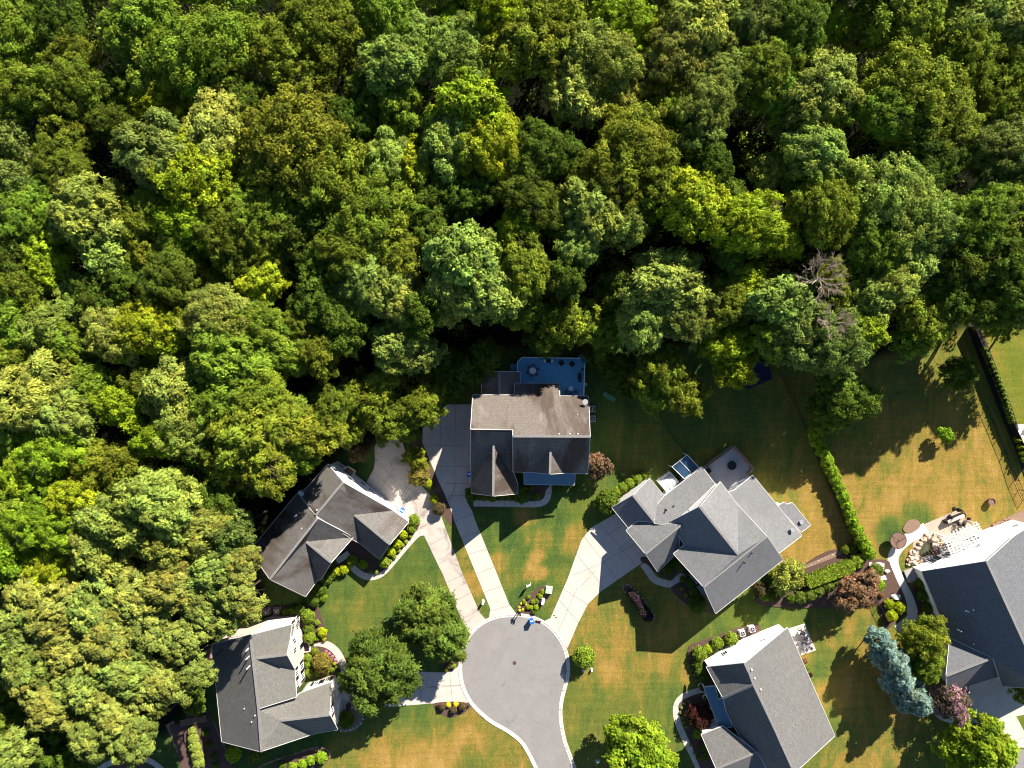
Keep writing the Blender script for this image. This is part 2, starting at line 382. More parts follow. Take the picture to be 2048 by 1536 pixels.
# ------------------------------------------------------------------ houses
class House:
    def __init__(s, name, label, base_px, ox, oy, sc_, cat='house'):
        s.c = lambda x, y: (ox + x / sc_, oy + y / sc_)
        b = W(*base_px); s.root = thing(name, (b.x, b.y, 0), label, cat); s.walls = {}; s.P = {}; s.PX = {}
    def w(s, x, y, z=0): a = s.c(x, y); return W(a[0], a[1], z)
    def pts(s, d):
        for k, (x, y, z) in d.items(): s.P[k] = s.w(x, y, z); s.PX[k] = s.c(x, y)
    def roof(s, faces, mat, ridges=(), wall=None, inset=.38, thick=.16, nowall=(), name='roof', trim=True, zb=0.0, planar=True, label=None):
        if planar: s.planarise([f.split() for f in faces])
        mb = MB(); idx = {}; fl = []
        for f in faces:
            names = f.split(); P = [s.P[n] for n in names]
            nn = Vector((0, 0, 0))
            for i in range(len(P)):
                a, b_ = P[i], P[(i + 1) % len(P)]
                nn += Vector(((a.y - b_.y) * (a.z + b_.z), (a.z - b_.z) * (a.x + b_.x), (a.x - b_.x) * (a.y + b_.y)))
            if nn.z < 0: names = names[::-1]; nn = -nn
            nn.normalize(); fl.append((names, nn))
        for names, _ in fl:
            for n in names:
                if n not in idx: idx[n] = len(mb.v); mb.v.append(tuple(s.P[n]))
        nv = len(mb.v); mb.v += [(v[0], v[1], v[2] - thick) for v in mb.v]
        edges = {}
        for fi, (names, nn) in enumerate(fl):
            up = Vector((0, 0, 1)) - nn * nn.z
            if up.length < 1e-3: up = Vector((0, 1, 0))
            up.normalize(); u = up.cross(nn)
            mb.uv[len(mb.f)] = [(s.P[n].dot(u), s.P[n].dot(up)) for n in names]
            mb.uv.pop(len(mb.f)); pl = [s.P[n] for n in names]
            tris = [(0, 1, 2)] if len(names) == 3 else tessellate_polygon([[Vector((q.x, q.y, 0)) for q in pl]])
            for tr in tris:
                tr = list(tr); a_, b2, c2 = [pl[k] for k in tr]
                if (b2 - a_).cross(c2 - a_).z < 0: tr = tr[::-1]
                mb.uv[len(mb.f)] = [(pl[k].dot(u), pl[k].dot(up)) for k in tr]
                mb.f.append(tuple(idx[names[k]] for k in tr)); mb.m.append(0)
                mb.f.append(tuple(nv + idx[names[k]] for k in tr[::-1])); mb.m.append(1)
            for a, b_ in zip(names, names[1:] + names[:1]): edges[(a, b_)] = fi
        bd = [(a, b_) for (a, b_) in edges if (b_, a) not in edges]
        for a, b_ in bd:
            mb.f.append((idx[b_], idx[a], nv + idx[a], nv + idx[b_])); mb.m.append(1)
        ro = mb.build(name, [mat, M['trim']], s.root)
        if label: ro['label'] = label
        if ridges:
            r = MB()
            for pr in ridges:
                a, b_ = [s.P[n] for n in pr.split()]; d = b_ - a; o = Vector((-d.y, d.x, 0)).normalized() * .17
                p = [a + o, a - o, b_ - o, b_ + o]; i = len(r.v)
                r.v += [tuple(q - Vector((0, 0, .12))) for q in p] + [tuple(q + Vector((0, 0, .05))) for q in p]
                for q in ((3, 2, 1, 0), (4, 5, 6, 7), (0, 1, 5, 4), (1, 2, 6, 5), (2, 3, 7, 6), (3, 0, 4, 7)): r.f.append(tuple(i + k for k in q)); r.m.append(0)
            r.build('ridge_cap', M['ridge'], ro)
        nxt = dict(bd)
        loops = []; left = set(nxt)
        while left:
            st = sorted(left)[0]; lp = [st]; left.discard(st); k = nxt[st]
            while k != st and k in left: lp.append(k); left.discard(k); k = nxt[k]
            loops.append(lp)
        if trim:
            tb = MB()
            for a, b_ in bd:
                A, B = s.P[a], s.P[b_]; d = B - A; o = Vector((d.y, -d.x, 0))
                if o.length < 1e-4: continue
                o = o.normalized() * .07; i = len(tb.v)
                for dz in (-.17, .025):
                    for q in (A, B, B + o, A + o): tb.v.append((q.x, q.y, q.z + dz))
                for q in ((0, 1, 2, 3), (7, 6, 5, 4), (0, 4, 5, 1), (1, 5, 6, 2), (2, 6, 7, 3), (3, 7, 4, 0)): tb.f.append(tuple(i + k for k in q)); tb.m.append(0)
            tb.build('gutter', M['trim'], ro)
        if wall is not None:
            wb = MB()
            for lp in loops:
                n = len(lp); Q = []
                for i in range(n):
                    A, Bp, Cn = s.P[lp[i - 1]], s.P[lp[i]], s.P[lp[(i + 1) % n]]
                    d1 = (Bp - A).xy.normalized(); d2 = (Cn - Bp).xy.normalized()
                    n1 = Vector((-d1.y, d1.x)); n2 = Vector((-d2.y, d2.x)); mv = n1 + n2
                    if mv.length < .2: mv = n1
                    mv.normalize(); k = inset / max(.45, mv.dot(n1))
                    Q.append((Bp.x + mv.x * k, Bp.y + mv.y * k, Bp.z - .14))
                for i in range(n):
                    j = (i + 1) % n
                    if (lp[i], lp[j]) in nowall or lp[i] + ' ' + lp[j] in nowall or lp[j] + ' ' + lp[i] in nowall: continue
                    a, c_ = Q[i], Q[j]
                    wb.quad((a[0], a[1], zb), (c_[0], c_[1], zb), c_, a)
                    s.walls[lp[i] + ' ' + lp[j]] = (Vector(a), Vector(c_)); 
            if wb.f: wb.build('wall', wall, s.root)
        return ro
    def planarise(s, faces, it=400):
        # each roof plane made truly flat: heights shift, the outline stays
        z0 = {n: s.P[n].z for f in faces for n in f}
        for _ in range(it):
            acc = {n: [z0[n] * .02, .02] for n in z0}
            for f in faces:
                if len(f) < 4: 
                    for n in f: acc[n][0] += s.P[n].z * .3; acc[n][1] += .3
                    continue
                A_ = np.array([[s.P[n].x, s.P[n].y, 1] for n in f]); Z = np.array([s.P[n].z for n in f]); c0 = A_[:, :2].mean(0); A_[:, :2] -= c0
                co, *_r = np.linalg.lstsq(A_, Z, rcond=None)
                for n, zz in zip(f, A_ @ co): acc[n][0] += zz; acc[n][1] += 1
            for n, (a, b_) in acc.items(): s.P[n] = W(*s.PX[n], a / b_)
    def window(s, seg, t, z0, w, h, kind='window', shutters=False, cols=2, mat=None, frame=None):
        if seg in s.walls: a, b_ = s.walls[seg]
        else:
            p = seg.split(); b_, a = s.walls[p[1] + ' ' + p[0]]
        d = (b_ - a); d.z = 0; L = d.length; d.normalize(); o = Vector((d.y, -d.x, 0)); rz = math.atan2(d.y, d.x)
        # outward is away from the house: boundary runs counter-clockwise so the right-hand side is outside
        if seg not in s.walls: o = -o
        c = Vector((a.x, a.y, 0)) + d * (L * t)
        fb = MB()
        for dx, dz, sx, sz in ((0, h / 2 - .04, w, .08), (0, -h / 2 + .04, w, .08), (-w / 2 + .04, 0, .08, h), (w / 2 - .04, 0, .08, h)):
            q = c + d * dx + o * .04; fb.box((q.x, q.y, z0 + h / 2 + dz), (sx, .08, sz if sz != h else h - .17), rz)
        for k in range(1, cols):
            q = c + d * (-w / 2 + w * k / cols) + o * .035; fb.box((q.x, q.y, z0 + h / 2), (.05, .05, h - .17), rz)
        f = fb.build(kind, frame or M['white'], s.root)
        q = c + o * .02
        MB().box((q.x, q.y, z0 + h / 2), (w - .12, .03, h - .12), rz).build('pane' if kind != 'garage_door' else 'door_panel', mat or M['glass'], f)
        if shutters:
            for sg in (-1, 1):
                q = c + d * (sg * (w / 2 + .26)) + o * .04
                MB().box((q.x, q.y, z0 + h / 2), (.42, .06, h), rz).build('shutter', M['shutter'], s.root)
        return f
    def vent(s, x, y, z, kind='vent_pipe', r=.09, h=.55, mat=None):
        p = s.w(x, y, z)
        mb = MB()
        if kind == 'vent_pipe':
            mb.lathe((p.x, p.y, z - .35), [(r * 1.9, 0), (r * 1.9, .28), (r, .40), (r, .35 + h), (r * .8, .35 + h)], 10)
        elif kind == 'roof_vent':
            mb.box((p.x, p.y, z + .12), (.42, .42, .30), rad(20)); mb.box((p.x, p.y, z + .30), (.56, .56, .07), rad(20))
        elif kind == 'skylight_dome':
            mb.lathe((p.x, p.y, z - .2), [(.36, 0), (.36, .22), (.42, .25), (.40, .36), (.25, .50), (.08, .56)], 18)
        return mb.build(kind, mat or M['whitepipe'], s.root)
M['ridge'] = simple('ridge_shingles', (.19, .188, .186), .85, 0, .25, 4)

# ---- A: brown-roofed house in the middle
A = House('house', 'large house with stained brown shingle roof and blue deck behind it, above the turning circle', (1060, 880), 820, 690, 4.3875)
A.pts(dict(a=(552, 437, 5.6), b=(915, 437, 5.6), c=(918, 335, 4.1), d=(1310, 337, 4.1), e=(1313, 447, 5.6), f=(1565, 450, 5.6),
           g=(1580, 803, 10.4), h=(903, 800, 10.4), k=(903, 742, 9.6), l=(533, 738, 9.6)))
A.pts(dict(s=(1558, 1128, 5.6), t=(905, 1112, 5.6), dm=(1234, 912, 8.8), dl=(1075, 1116, 5.6), dr=(1368, 1123, 5.6), dt=(1228, 1132, 8.7)))
A.roof(['g h t dl dm', 'g dm dr s', 'dm dl dt', 'dm dt dr', 'a b c d e f g h k l'], M['roof_brown'], ['g h', 'dm dt'], M['siding'], nowall=('h k', 'k l', 'l a', 't h'))
A.pts(dict(kk=(903, 742, 9.6), ll=(533, 738, 9.6), ga=(735, 870, 7.9), gl=(537, 1225, 3.0), gr=(945, 1222, 3.0),
           gf=(730, 1325, 7.8), gfl=(540, 1300, 3.1), gfr=(946, 1305, 3.1), kr=(908, 1120, 4.1)))
A.roof(['ll gl ga', 'll ga kk', 'kk ga gr kr', 'ga gl gfl gf', 'ga gf gfr gr'], M['roof_brown'], ['ga gf'], M['brick'])
A.walls_main = A.walls
A.pts(dict(r1=(630, 232, 3.6), r2=(785, 234, 5.0), r3=(965, 236, 3.6), r4=(965, 440, 3.6), r5=(785, 440, 5.0), r6=(630, 440, 3.6)))
A.roof(['r1 r2 r5 r6', 'r2 r3 r4 r5'], M['roof_brown'], ['r2 r5'], M['siding'], name='roof')
A.pts(dict(p1=(1000, 1105, 3.7), p2=(1450, 1118, 3.7), p3=(1442, 1228, 3.0), p4=(1003, 1222, 3.0)))
A.roof(['p1 p2 p3 p4'], M['bluemetal'], (), None, name='porch_roof')
for x in (1015, 1160, 1300, 1430):
    q = A.w(x, 1205, 2.9); pb = MB().cyl((q.x, q.y, 0), (q.x, q.y, 2.9), .09, n=8); pb.box((q.x, q.y, .1), (.3, .3, .2)).build('porch_post', M['white'], A.root)
A.vent(1313, 706, 8.6, 'skylight_dome', mat=M['white'])
for x in (1305, 1400, 1468): A.vent(x, 775, 9.35, 'vent_pipe', .10, .95)
A.vent(1470, 608, 7.7, 'vent_pipe', .06, .3); A.vent(862, 640, 8.0, 'vent_pipe', .06, .3)
for x in (740, 850): A.window('gf gfr' if 'gf gfr' in A.walls else list(A.walls)[0], .5, 1, 1, 1) if False else None

# ---- B: left house
B = House('house', 'dark grey roofed house turned askew beside the forest, its white side wall facing the driveways', (650, 1060), 480, 880, 4.3875)
B.pts(dict(n1=(770, 212, 6.2), n2=(905, 372, 9.1), n3=(1340, 620, 3.5), v1=(1005, 657, 5.9), w2=(1480, 720, 3.4), w3=(1315, 915, 5.9),
           w4=(1225, 1045, 3.5), v2=(1067, 915, 3.7), e1=(985, 872, 4.1), j1=(665, 660, 9.1), j2=(527, 488, 6.2)))
B.roof(['n1 n2 j1 j2', 'n2 n3 v1', 'n2 v1 v2 e1 j1', 'v1 n3 w2 w3', 'v1 w3 w4 v2'], M['roof_dark'], ['n2 j1', 'v1 w3'], M['white'], inset=.15)
B.pts(dict(a=(88, 970, 6.1), b=(505, 466, 6.1), c=(680, 688, 9.3), d=(995, 852, 4.5), d2=(990, 858, 4.5), ap=(580, 892, 7.3), pk=(800, 1075, 7.3),
           lw=(678, 1232, 4.2), e=(575, 1374, 4.2), r=(262, 1222, 9.3), l2=(712, 1222, 4.6)))
B.roof(['a b c r', 'r c ap', 'r ap lw e', 'c d ap', 'ap d pk', 'ap pk l2 lw'], M['roof_dark'], ['c r', 'ap pk'], M['siding'])
B.window('n1 n2', .30, 1.2, .85, 1.1); B.window('n1 n2', .55, 3.4, .8, .9)
B.window('n2 n3', .12, 3.6, .8, 1.0); B.window('n2 n3', .22, 1.2, .9, 1.1); B.window('n2 n3', .42, 1.2, .9, 1.1)
for t_ in (.62, .85): B.window('n2 n3', t_, .05, 2.3, 2.1, kind='garage_door', mat=M['white'], cols=1)
# back chimney and stair
q = B.w(530, 420, 0)
for (x, y, r_) in ((560, 440, .30),):
    MB().box((B.w(548, 462, 6).x, B.w(548, 462, 6).y, 3.3), (.7, .5, 6.6), rad(-32)).box((B.w(548, 462, 6).x, B.w(548, 462, 6).y, 6.65), (.85, .62, .14), rad(-32)).build('chimney', M['steel'], B.root)
B.vent(775, 440, 7.9, 'vent_pipe', .12, .25, M['greenbox'])
for x, y, z in ((680, 610, 8.6), (490, 665, 7.8), (550, 770, 8.2), (210, 1040, 7.2)): B.vent(x, y, z, 'vent_pipe', .08, .5)
B.pts(dict(q1=(300, 480, 3.4), q2=(500, 470, 3.6), q3=(430, 560, 3.6), q4=(170, 650, 3.2)))
# awning by the side door
B.pts(dict(h1=(945, 232, 2.7), h2=(1012, 275, 2.7), h3=(978, 318, 2.9), h4=(905, 268, 2.9)))
B.roof(['h1 h2 h3 h4'], M['roof_dark'], (), None, name='door_canopy', thick=.1)
st = MB()
for k in range(4):
    q = B.w(915, 1030 , 0); st.box((q.x - .25 * k + .2, q.y - .16 * k + .3, .10 + .0 * k), (1.5, .9, .2 + .14 * (3 - k)), rad(38))
st.build('front_step', M['concrete'], B.root)

# ---- C: lower left house
C = House('house', 'two-storey house with cream front walls and dark shutters, left of the turning circle', (520, 1380), 390, 1190, 4.44)
C.pts(dict(t=(490, 356, 9.6), w1=(150, 440, 5.9), w2=(238, 1302, 5.9), s=(590, 1393, 9.6), m=(563, 1010, 9.6), ne=(860, 262, 5.9),
           se=(900, 905, 5.9), sa=(545, 562, 9.3), sp=(812, 530, 9.2), sn=(842, 400, 6.0), ss=(886, 668, 5.9)))
C.roof(['t w1 w2 s m', 't sa sn ne', 't m sa', 'sa m se ss', 'sa sn sp', 'sa sp ss'], M['roof_olive'], ['t m', 'm s', 'sa sp'], M['cream'], nowall=('s m', 'm se'), inset=.3)
C.pts(dict(m2=(555, 1012, 9.2), g1=(930, 872, 4.5), g0=(895, 905, 5.2), g2=(1215, 772, 3.9), ga=(760, 1115, 7.7), gp=(1195, 1065, 7.6), g3=(1265, 1195, 3.9), g4=(1062, 1230, 4.1), s2=(588, 1388, 9.3)))
C.roof(['m2 g0 ga', 'm2 ga s2', 'g0 g1 g2 gp ga', 'ga gp g3 g4', 's2 ga g4'], M['roof_olive'], ['ga gp'], M['cream'], nowall=('s2 m2', 'm2 g0'), inset=.3)
C.pts(dict(x1=(372, 346, 6.1), x2=(492, 354, 9.4), x3=(400, 352, 7.0)))
for t_, z0, w_, h_ in ((.25, 3.6, .9, 1.3), (.8, 3.6, .9, 1.3), (.25, .9, .9, 1.5), (.8, .9, .9, 1.5)):
    C.window('ne sn', t_, z0, w_, h_, shutters=True)
C.window('sn sp', .75, 3.7, .8, 1.3, shutters=False); C.window('sp ss', .3, 3.7, 1.0, 1.6, shutters=False)
C.window('sp ss', .45, .2, 1.1, 2.1, mat=M['shutter'], kind='front_door', cols=1)
for t_ in (.30, .72): C.window('ss se', t_, 3.6, .85, 1.3, shutters=True); C.window('ss se', t_, .9, .85, 1.5, shutters=True)
for t_ in (.35, .75): C.window('g1 g2', t_, .9, .8, 1.3, shutters=True)
C.window('g2 gp', .45, .05, 2.6, 2.2, kind='garage_door', mat=M['white'], cols=1); C.window('gp g3', .45, .05, 2.4, 2.2, kind='garage_door', mat=M['white'], cols=1)
C.window('gp g3', .12, 4.3, .9, 1.2, shutters=True)
for x, y in ((480, 470), (485, 540), (490, 625)): C.vent(x, y, 9.1, 'vent_pipe', .10, 1.3)
for x, y, z in ((443, 1003, 8.2), (537, 1065, 9.2), (507, 1122, 8.8)): C.vent(x, y, z, 'vent_pipe', .08, .3)
# entrance step with railing and dark mat
q = C.w(990, 462, .3); st = MB().box((q.x, q.y, .17), (1.2, 1.7, .34), rad(8)); st.build('front_step', M['cream'], C.root)
MB().box((q.x, q.y, .36), (.75, 1.3, .03), rad(8)).build('door_mat', M['shutter'], C.root)

# ---- D: pale grey house right of centre
D = House('house', 'sprawling pale grey roofed house with cross gables and a raised rear patio, right of centre', (1400, 1080), 1180, 860, 3.939)
D.pts(dict(r1=(895, 1237, 9.5), r2=(1392, 838, 9.5), s1=(990, 1445, 6.1), s2=(1520, 1023, 6.1), f1=(658, 975, 6.1), f2=(745, 907, 6.2), x=(1168, 982, 9.5),
           y=(1165, 592, 6.3), p=(865, 605, 10.1), e=(1027, 408, 6.1), w=(636, 722, 5.9), f3=(690, 948, 6.15)))
D.roof(['r1 s1 s2 r2 x', 'r1 x f2 f1', 'x r2 y', 'x y e p', 'x p w f2'], M['roof_grey'], ['r1 r2', 'p x'], M['siding'], nowall=())
D.pts(dict(g1=(285, 792, 3.6), g2=(375, 712, 3.7), g3=(508, 728, 5.6), gb=(716, 750, 7.2), gp=(438, 977, 7.2), g5=(533, 1117, 3.7), g6=(697, 955, 3.9), gx=(700, 700, 7.1)))
D.roof(['g1 g2 g3 gb gp', 'gp gb g6 g5'], M['roof_grey'], ['gp gb'], M['brick'], nowall=('g2 g3', 'g3 gb', 'gb g6'))
D.pts(dict(n1=(173, 612, 3.5), n2=(340, 515, 5.7), n3=(510, 727, 5.7), n4=(300, 768, 3.5), n5=(470, 382, 3.5), n6=(585, 520, 3.6), n7=(535, 590, 4.2), n8=(378, 716, 3.9)))
D.roof(['n1 n4 n8 n3 n2', 'n2 n3 n7 n6 n5'], M['roof_grey'], ['n2 n3'], M['siding'], nowall=('n3 n7', 'n8 n3', 'n7 n6'))
D.pts(dict(b1=(517, 602, 4.6), b2=(585, 523, 3.7), b3=(882, 290, 3.7), b4=(985, 425, 5.2), b5=(760, 640, 6.1), b6=(690, 760, 7.0), b7=(508, 735, 5.5)))
D.roof(['b1 b2 b3 b4 b5 b6 b7'], M['roof_grey'], (), M['siding'], nowall=('b5 b6', 'b6 b7', 'b7 b1', 'b4 b5', 'b1 b2'))
D.pts(dict(l1=(1010, 500, 5.5), l2=(1130, 480, 4.9), l3=(1282, 357, 3.7), l4=(1668, 832, 3.7), l5=(1492, 966, 5.0), l6=(1360, 870, 6.0), l7=(1100, 620, 6.0)))
D.roof(['l1 l2 l3 l4 l5 l6 l7'], M['roof_grey'], (), M['siding'], nowall=('l5 l6', 'l6 l7', 'l7 l1', 'l1 l2'))
D.pts(dict(c1=(1480, 602, 3.2), c2=(1530, 567, 3.0), c3=(1552, 588, 3.0), c4=(1592, 572, 2.8), c5=(1737, 750, 2.8), c6=(1665, 805, 3.2)))
D.roof(['c1 c2 c3 c4 c5 c6'], M['roof_grey'], (), M['siding'], nowall=('c6 c1',))
for x, y, z, k in ((598, 630, 5.2, 0), (655, 595, 4.9, 0), (953, 600, 8.0, 0), (1022, 753, 8.6, 0), (1222, 832, 7.4, 0), (1268, 967, 8.9, 0), (1205, 1037, 8.5, 1)):
    D.vent(x, y, z, 'vent_pipe', .09, .5 if not k else 1.0, M['dark'])
D.vent(1590, 785, 4.3, 'roof_vent', mat=M['steel']); D.vent(1660, 722, 3.1, 'roof_vent', mat=M['steel'])
for t_ in (.2, .5, .8): D.window('p w' if 'p w' in D.walls else 'w p', t_, 6.35, .8, .55)
for t_ in (.28, .72): D.window('g1 gp' if 'g1 gp' in D.walls else 'gp g1', t_, .05, 2.6, 2.2, kind='garage_door', mat=M['white'], cols=1)
# bay windows on the garden side
for k, (x, y) in enumerate(((800, 1150), (860, 1245), (930, 1320))):
    q = D.w(x, y, 3.2); MB().box((q.x + .3, q.y + .3, 2.4), (1.7, 1.2, 4.6), rad(-52)).build('bay_window', M['glass'], D.root)
    MB().box((q.x + .3, q.y + .3, 4.75), (1.9, 1.4, .12), rad(-52)).build('bay_roof', M['roof_grey'], D.root)

# ---- E: lower right house with the bright white gable wall
E = House('house', 'grey-roofed house with broad bright white gable wall and narrow blue porch roof', (1520, 1400), 1320, 1190, 4.44)
E.pts(dict(p=(752, 605, 8.6), ne=(1132, 290, 3.3), se=(1552, 1250, 3.3), s=(1195, 1580, 8.6), a=(412, 640, 3.2), a2=(460, 636, 3.6), v=(822, 800, 7.9), vp=(560, 915, 6.1), vs=(592, 1042, 3.3),
           sw=(707, 1256, 3.3), vb=(600, 1000, 3.6), g=(860, 1396, 6.4), gv=(560, 1165, 3.9), sw3=(1000, 1640, 3.4), g1=(367, 1240, 3.3), gp=(500, 1545, 6.0), gs=(640, 1650, 3.4)))
E.roof(['p ne se s v', 'p v a2', 'a2 v vp a', 'vp v vs', 'v s g sw vs', 's sw3 g'], M['roof_slate'], ['p s', 'v vp'], M['white'])
E.roof(['g gv g1 gp', 'g gp gs sw3'], M['roof_slate'], ['g gp'], M['white'], nowall=('g gv', 'sw3 g'))
E.pts(dict(b1=(390, 820, 2.8), b2=(490, 808, 3.2), b3=(515, 925, 3.3), b4=(562, 922, 3.4), b5=(600, 1045, 3.4), b6=(640, 1170, 3.2), b7=(527, 1190, 2.8)))
E.roof(['b1 b2 b3 b4 b5 b6 b7'], M['bluemetal'], (), None, name='porch_roof')
for x, y in ((402, 838), (440, 950), (485, 1070), (522, 1175)):
    q = E.w(x, y, 2.7); pb = MB().cyl((q.x + .1, q.y, 0), (q.x + .1, q.y, 2.7), .1, n=8); pb.box((q.x + .1, q.y, .12), (.3, .3, .24)).build('porch_post', M['white'], E.root)
for x, y in ((803, 650), (830, 725), (885, 825)): E.vent(x, y, 7.6, 'vent_pipe', .11, .7)
for x, y in ((1118, 1050), (1178, 1162)): E.vent(x, y, 6.6, 'vent_pipe', .07, .4, M['steel'])
E.window('p ne', .55, 2.9, .7, .35, frame=M['steel']); E.window('p ne', .35, 1.6, .9, .4) if False else None
E.window('a2 p' if 'a2 p' in E.walls else 'p a2', .3, 1.2, .8, 1.1)

# ---- F: right-hand house
F = House('house', 'blue-grey roofed house with white pergola and rock pond, cut by the right edge', (1960, 1200), 1700, 980, 5.12)
F.pts(dict(p=(1400, 730, 9.6), w=(735, 835, 3.3), ne=(1685, 470, 6.6), ne2=(1900, 335, 4.6), se=(2700, 1700, 4.6), rs=(2000, 2040, 9.6), ws=(1020, 1518, 3.3), vb=(1464, 1718, 7.2), vs=(1560, 2010, 3.8)))
F.roof(['p w ws vb rs', 'p rs se ne2 ne', 'vb vs rs'], M['roof_blue'], ['p rs'], M['white'])
F.pts(dict(q=(983, 1906, 6.4), vb2=(1464, 1718, 6.6), qs=(1235, 2000, 3.9), ws2=(1020, 1518, 3.55), vs2=(1560, 1900, 3.6), qn=(1000, 2080, 3.6)))
F.roof(['ws2 vb2 q', 'q vb2 vs2 qs qn'], M['roof_blue'], ['q vb2'], M['white'], nowall=('ws2 vb2', 'vb2 vs2'))
F.pts(dict(k1=(1480, 1890, 4.5), k2=(1780, 1880, 4.5), k3=(1780, 2080, 3.2), k4=(1240, 2080, 3.2), k0=(1240, 1990, 3.9)))
for x, y, z in ((1195, 1237, 6.0), (1248, 1220, 6.3), (1120, 1437, 4.9), (1470, 1475, 6.9), (1245, 1565, 5.0)): F.vent(x, y, z, 'vent_pipe', .09, .55)
F.window('w p' if 'w p' in F.walls else 'p w', .2, .9, 1.4, 1.5, cols=3); F.window('w p' if 'w p' in F.walls else 'p w', .5, .1, 1.9, 2.1, cols=2)
F.window('w p' if 'w p' in F.walls else 'p w', .78, 3.6, .7, 1.0); F.window('p ne' if 'p ne' in F.walls else 'ne p', .6, 3.2, .8, .9)
F.window('p ne' if 'p ne' in F.walls else 'ne p', .45, .1, 1.8, 2.1); F.window('ne ne2' if 'ne ne2' in F.walls else 'ne2 ne', .3, 2.2, .8, .9)
# ------------------------------------------------------------------ ground
YARD = [(2300, 640), (2048, 655), (1960, 650), (1930, 655), (1880, 690), (1800, 700), (1740, 720), (1640, 715), (1560, 700), (1420, 690), (1250, 690), (1180, 690), (950, 700), (905, 770), (850, 860), (760, 885), (700, 890),
        (650, 930), (520, 1080), (520, 1150), (540, 1200), (470, 1230), (420, 1300), (410, 1400), (330, 1470), (190, 1520), (180, 1900), (2300, 1900)]
YP = [tuple(W(x, y)[:2]) for x, y in YARD]
def axis(lo, hi, step, far):
    a = list(np.arange(lo, hi + .01, step)); e = [far * k for k in (.3, .5, .75, 1)]
    return np.array([-x - hi for x in reversed(e)] + a + [x + hi for x in e])
xs = axis(-92, 92, .55, 500); ys = axis(-72, 72, .55, 500)
GX, GY = np.meshgrid(xs, ys)
def inside(poly, X, Y):
    r = np.zeros(X.shape, bool); n = len(poly)
    for i in range(n):
        x1, y1 = poly[i]; x2, y2 = poly[(i + 1) % n]
        c = ((y1 > Y) != (y2 > Y)) & (X < (x2 - x1) * (Y - y1) / ((y2 - y1) if y2 != y1 else 1e-9) + x1); r ^= c
    return r
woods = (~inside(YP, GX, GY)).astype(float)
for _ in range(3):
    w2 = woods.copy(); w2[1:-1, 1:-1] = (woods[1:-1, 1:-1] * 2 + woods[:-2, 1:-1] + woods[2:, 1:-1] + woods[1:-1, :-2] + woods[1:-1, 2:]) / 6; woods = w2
DRY = [  # px, py, radius, dryness  (soft blobs, later ones win)
    (720, 1180, 110, .30), (660, 1230, 60, .20), (760, 1150, 40, .42), (700, 1230, 35, .45), (830, 1120, 50, .28),
    (1030, 1080, 110, .20), (1062, 1142, 13, .80), (1074, 1112, 9, .8), (1083, 1145, 7, .75), (1000, 1125, 14, .62), (1080, 1080, 16, .62), (1025, 1160, 10, .6), (1052, 1030, 16, .7), (1140, 1090, 14, .55), (1155, 1060, 14, .6), (1128, 1150, 12, .5), (1150, 1015, 18, .38),
    (930, 1110, 16, .60), (945, 1165, 16, .72), (965, 1210, 9, .35), (900, 1040, 20, .3),
    (1100, 1200, 16, .42), (1250, 900, 70, .48), (1290, 950, 50, .42), (1400, 800, 70, .28), (1450, 860, 70, .45), (1550, 900, 70, .52), (1500, 790, 60, .40), (1560, 960, 60, .62),
    (1640, 1010, 55, .80), (1610, 1080, 50, .80), (1655, 1060, 30, .7), (1580, 1010, 30, .62),
    (1720, 800, 80, .55), (1820, 760, 80, .50), (1800, 850, 90, .62), (1730, 930, 70, .70), (1860, 900, 110, .72), (1800, 980, 90, .78), (1900, 980, 90, .74), (1960, 930, 60, .72), (1740, 1010, 50, .74), (1990, 1010, 40, .66), (1830, 1040, 25, .18), (1780, 1060, 20, .15), (1700, 860, 30, .45),
    (2010, 700, 60, .48), (2040, 800, 60, .42), (1990, 690, 30, .62), (2035, 720, 20, .2), (2048, 900, 40, .3),
    (1210, 1230, 50, .58), (1270, 1270, 60, .72), (1200, 1330, 50, .66), (1240, 1370, 50, .60), (1330, 1260, 60, .62), (1300, 1330, 50, .45), (1190, 1410, 50, .42), (1260, 1430, 60, .36), (1340, 1340, 25, .70), (1180, 1470, 50, .50), (1320, 1400, 50, .38), (1165, 1330, 25, .4), (1215, 1345, 18, .8), (1250, 1390, 20, .62),
    (1300, 1180, 50, .45), (1370, 1210, 60, .52), (1430, 1290, 40, .26), (1480, 1260, 50, .30), (1560, 1230, 50, .22), (1610, 1220, 40, .22), (1640, 1300, 30, .65), (1680, 1250, 40, .62), (1720, 1230, 40, .50),
    (1660, 1360, 30, .72), (1690, 1410, 50, .68), (1740, 1330, 60, .70), (1730, 1420, 60, .66), (1650, 1300, 25, .30), (1640, 1340, 20, .25), (1670, 1450, 30, .3), (1750, 1490, 50, .72), (1810, 1450, 50, .64), (1850, 1500, 50, .45), (1690, 1500, 40, .5), (1800, 1536, 60, .5), (1655, 1230, 20, .35), (1640, 1480, 30, .5),
    (860, 1430, 60, .10), (720, 1440, 60, .08), (640, 1470, 60, .08), (800, 1430, 70, .12), (700, 1500, 40, .55), (800, 1490, 60, .80), (880, 1480, 60, .84), (760, 1530, 80, .86), (900, 1520, 70, .82), (960, 1480, 50, .72), (950, 1430, 25, .62), (980, 1530, 60, .60), (940, 1530, 25, .32), (1030, 1536, 40, .62), (860, 1560, 90, .8), (690, 1536, 60, .7), (1000, 1480, 30, .7),
    (820, 1290, 50, .25), (560, 1190, 60, .12), (470, 1450, 80, .06), (400, 1450, 60, .1), (340, 1500, 60, .22), (960, 940, 60, .1), (1220, 760, 70, .12), (1180, 850, 60, .15), (1110, 1010, 30, .18), (1200, 960, 30, .3), (760, 930, 40, .05)]
num = np.full(GX.shape, .35 * .02); den = np.full(GX.shape, .02)
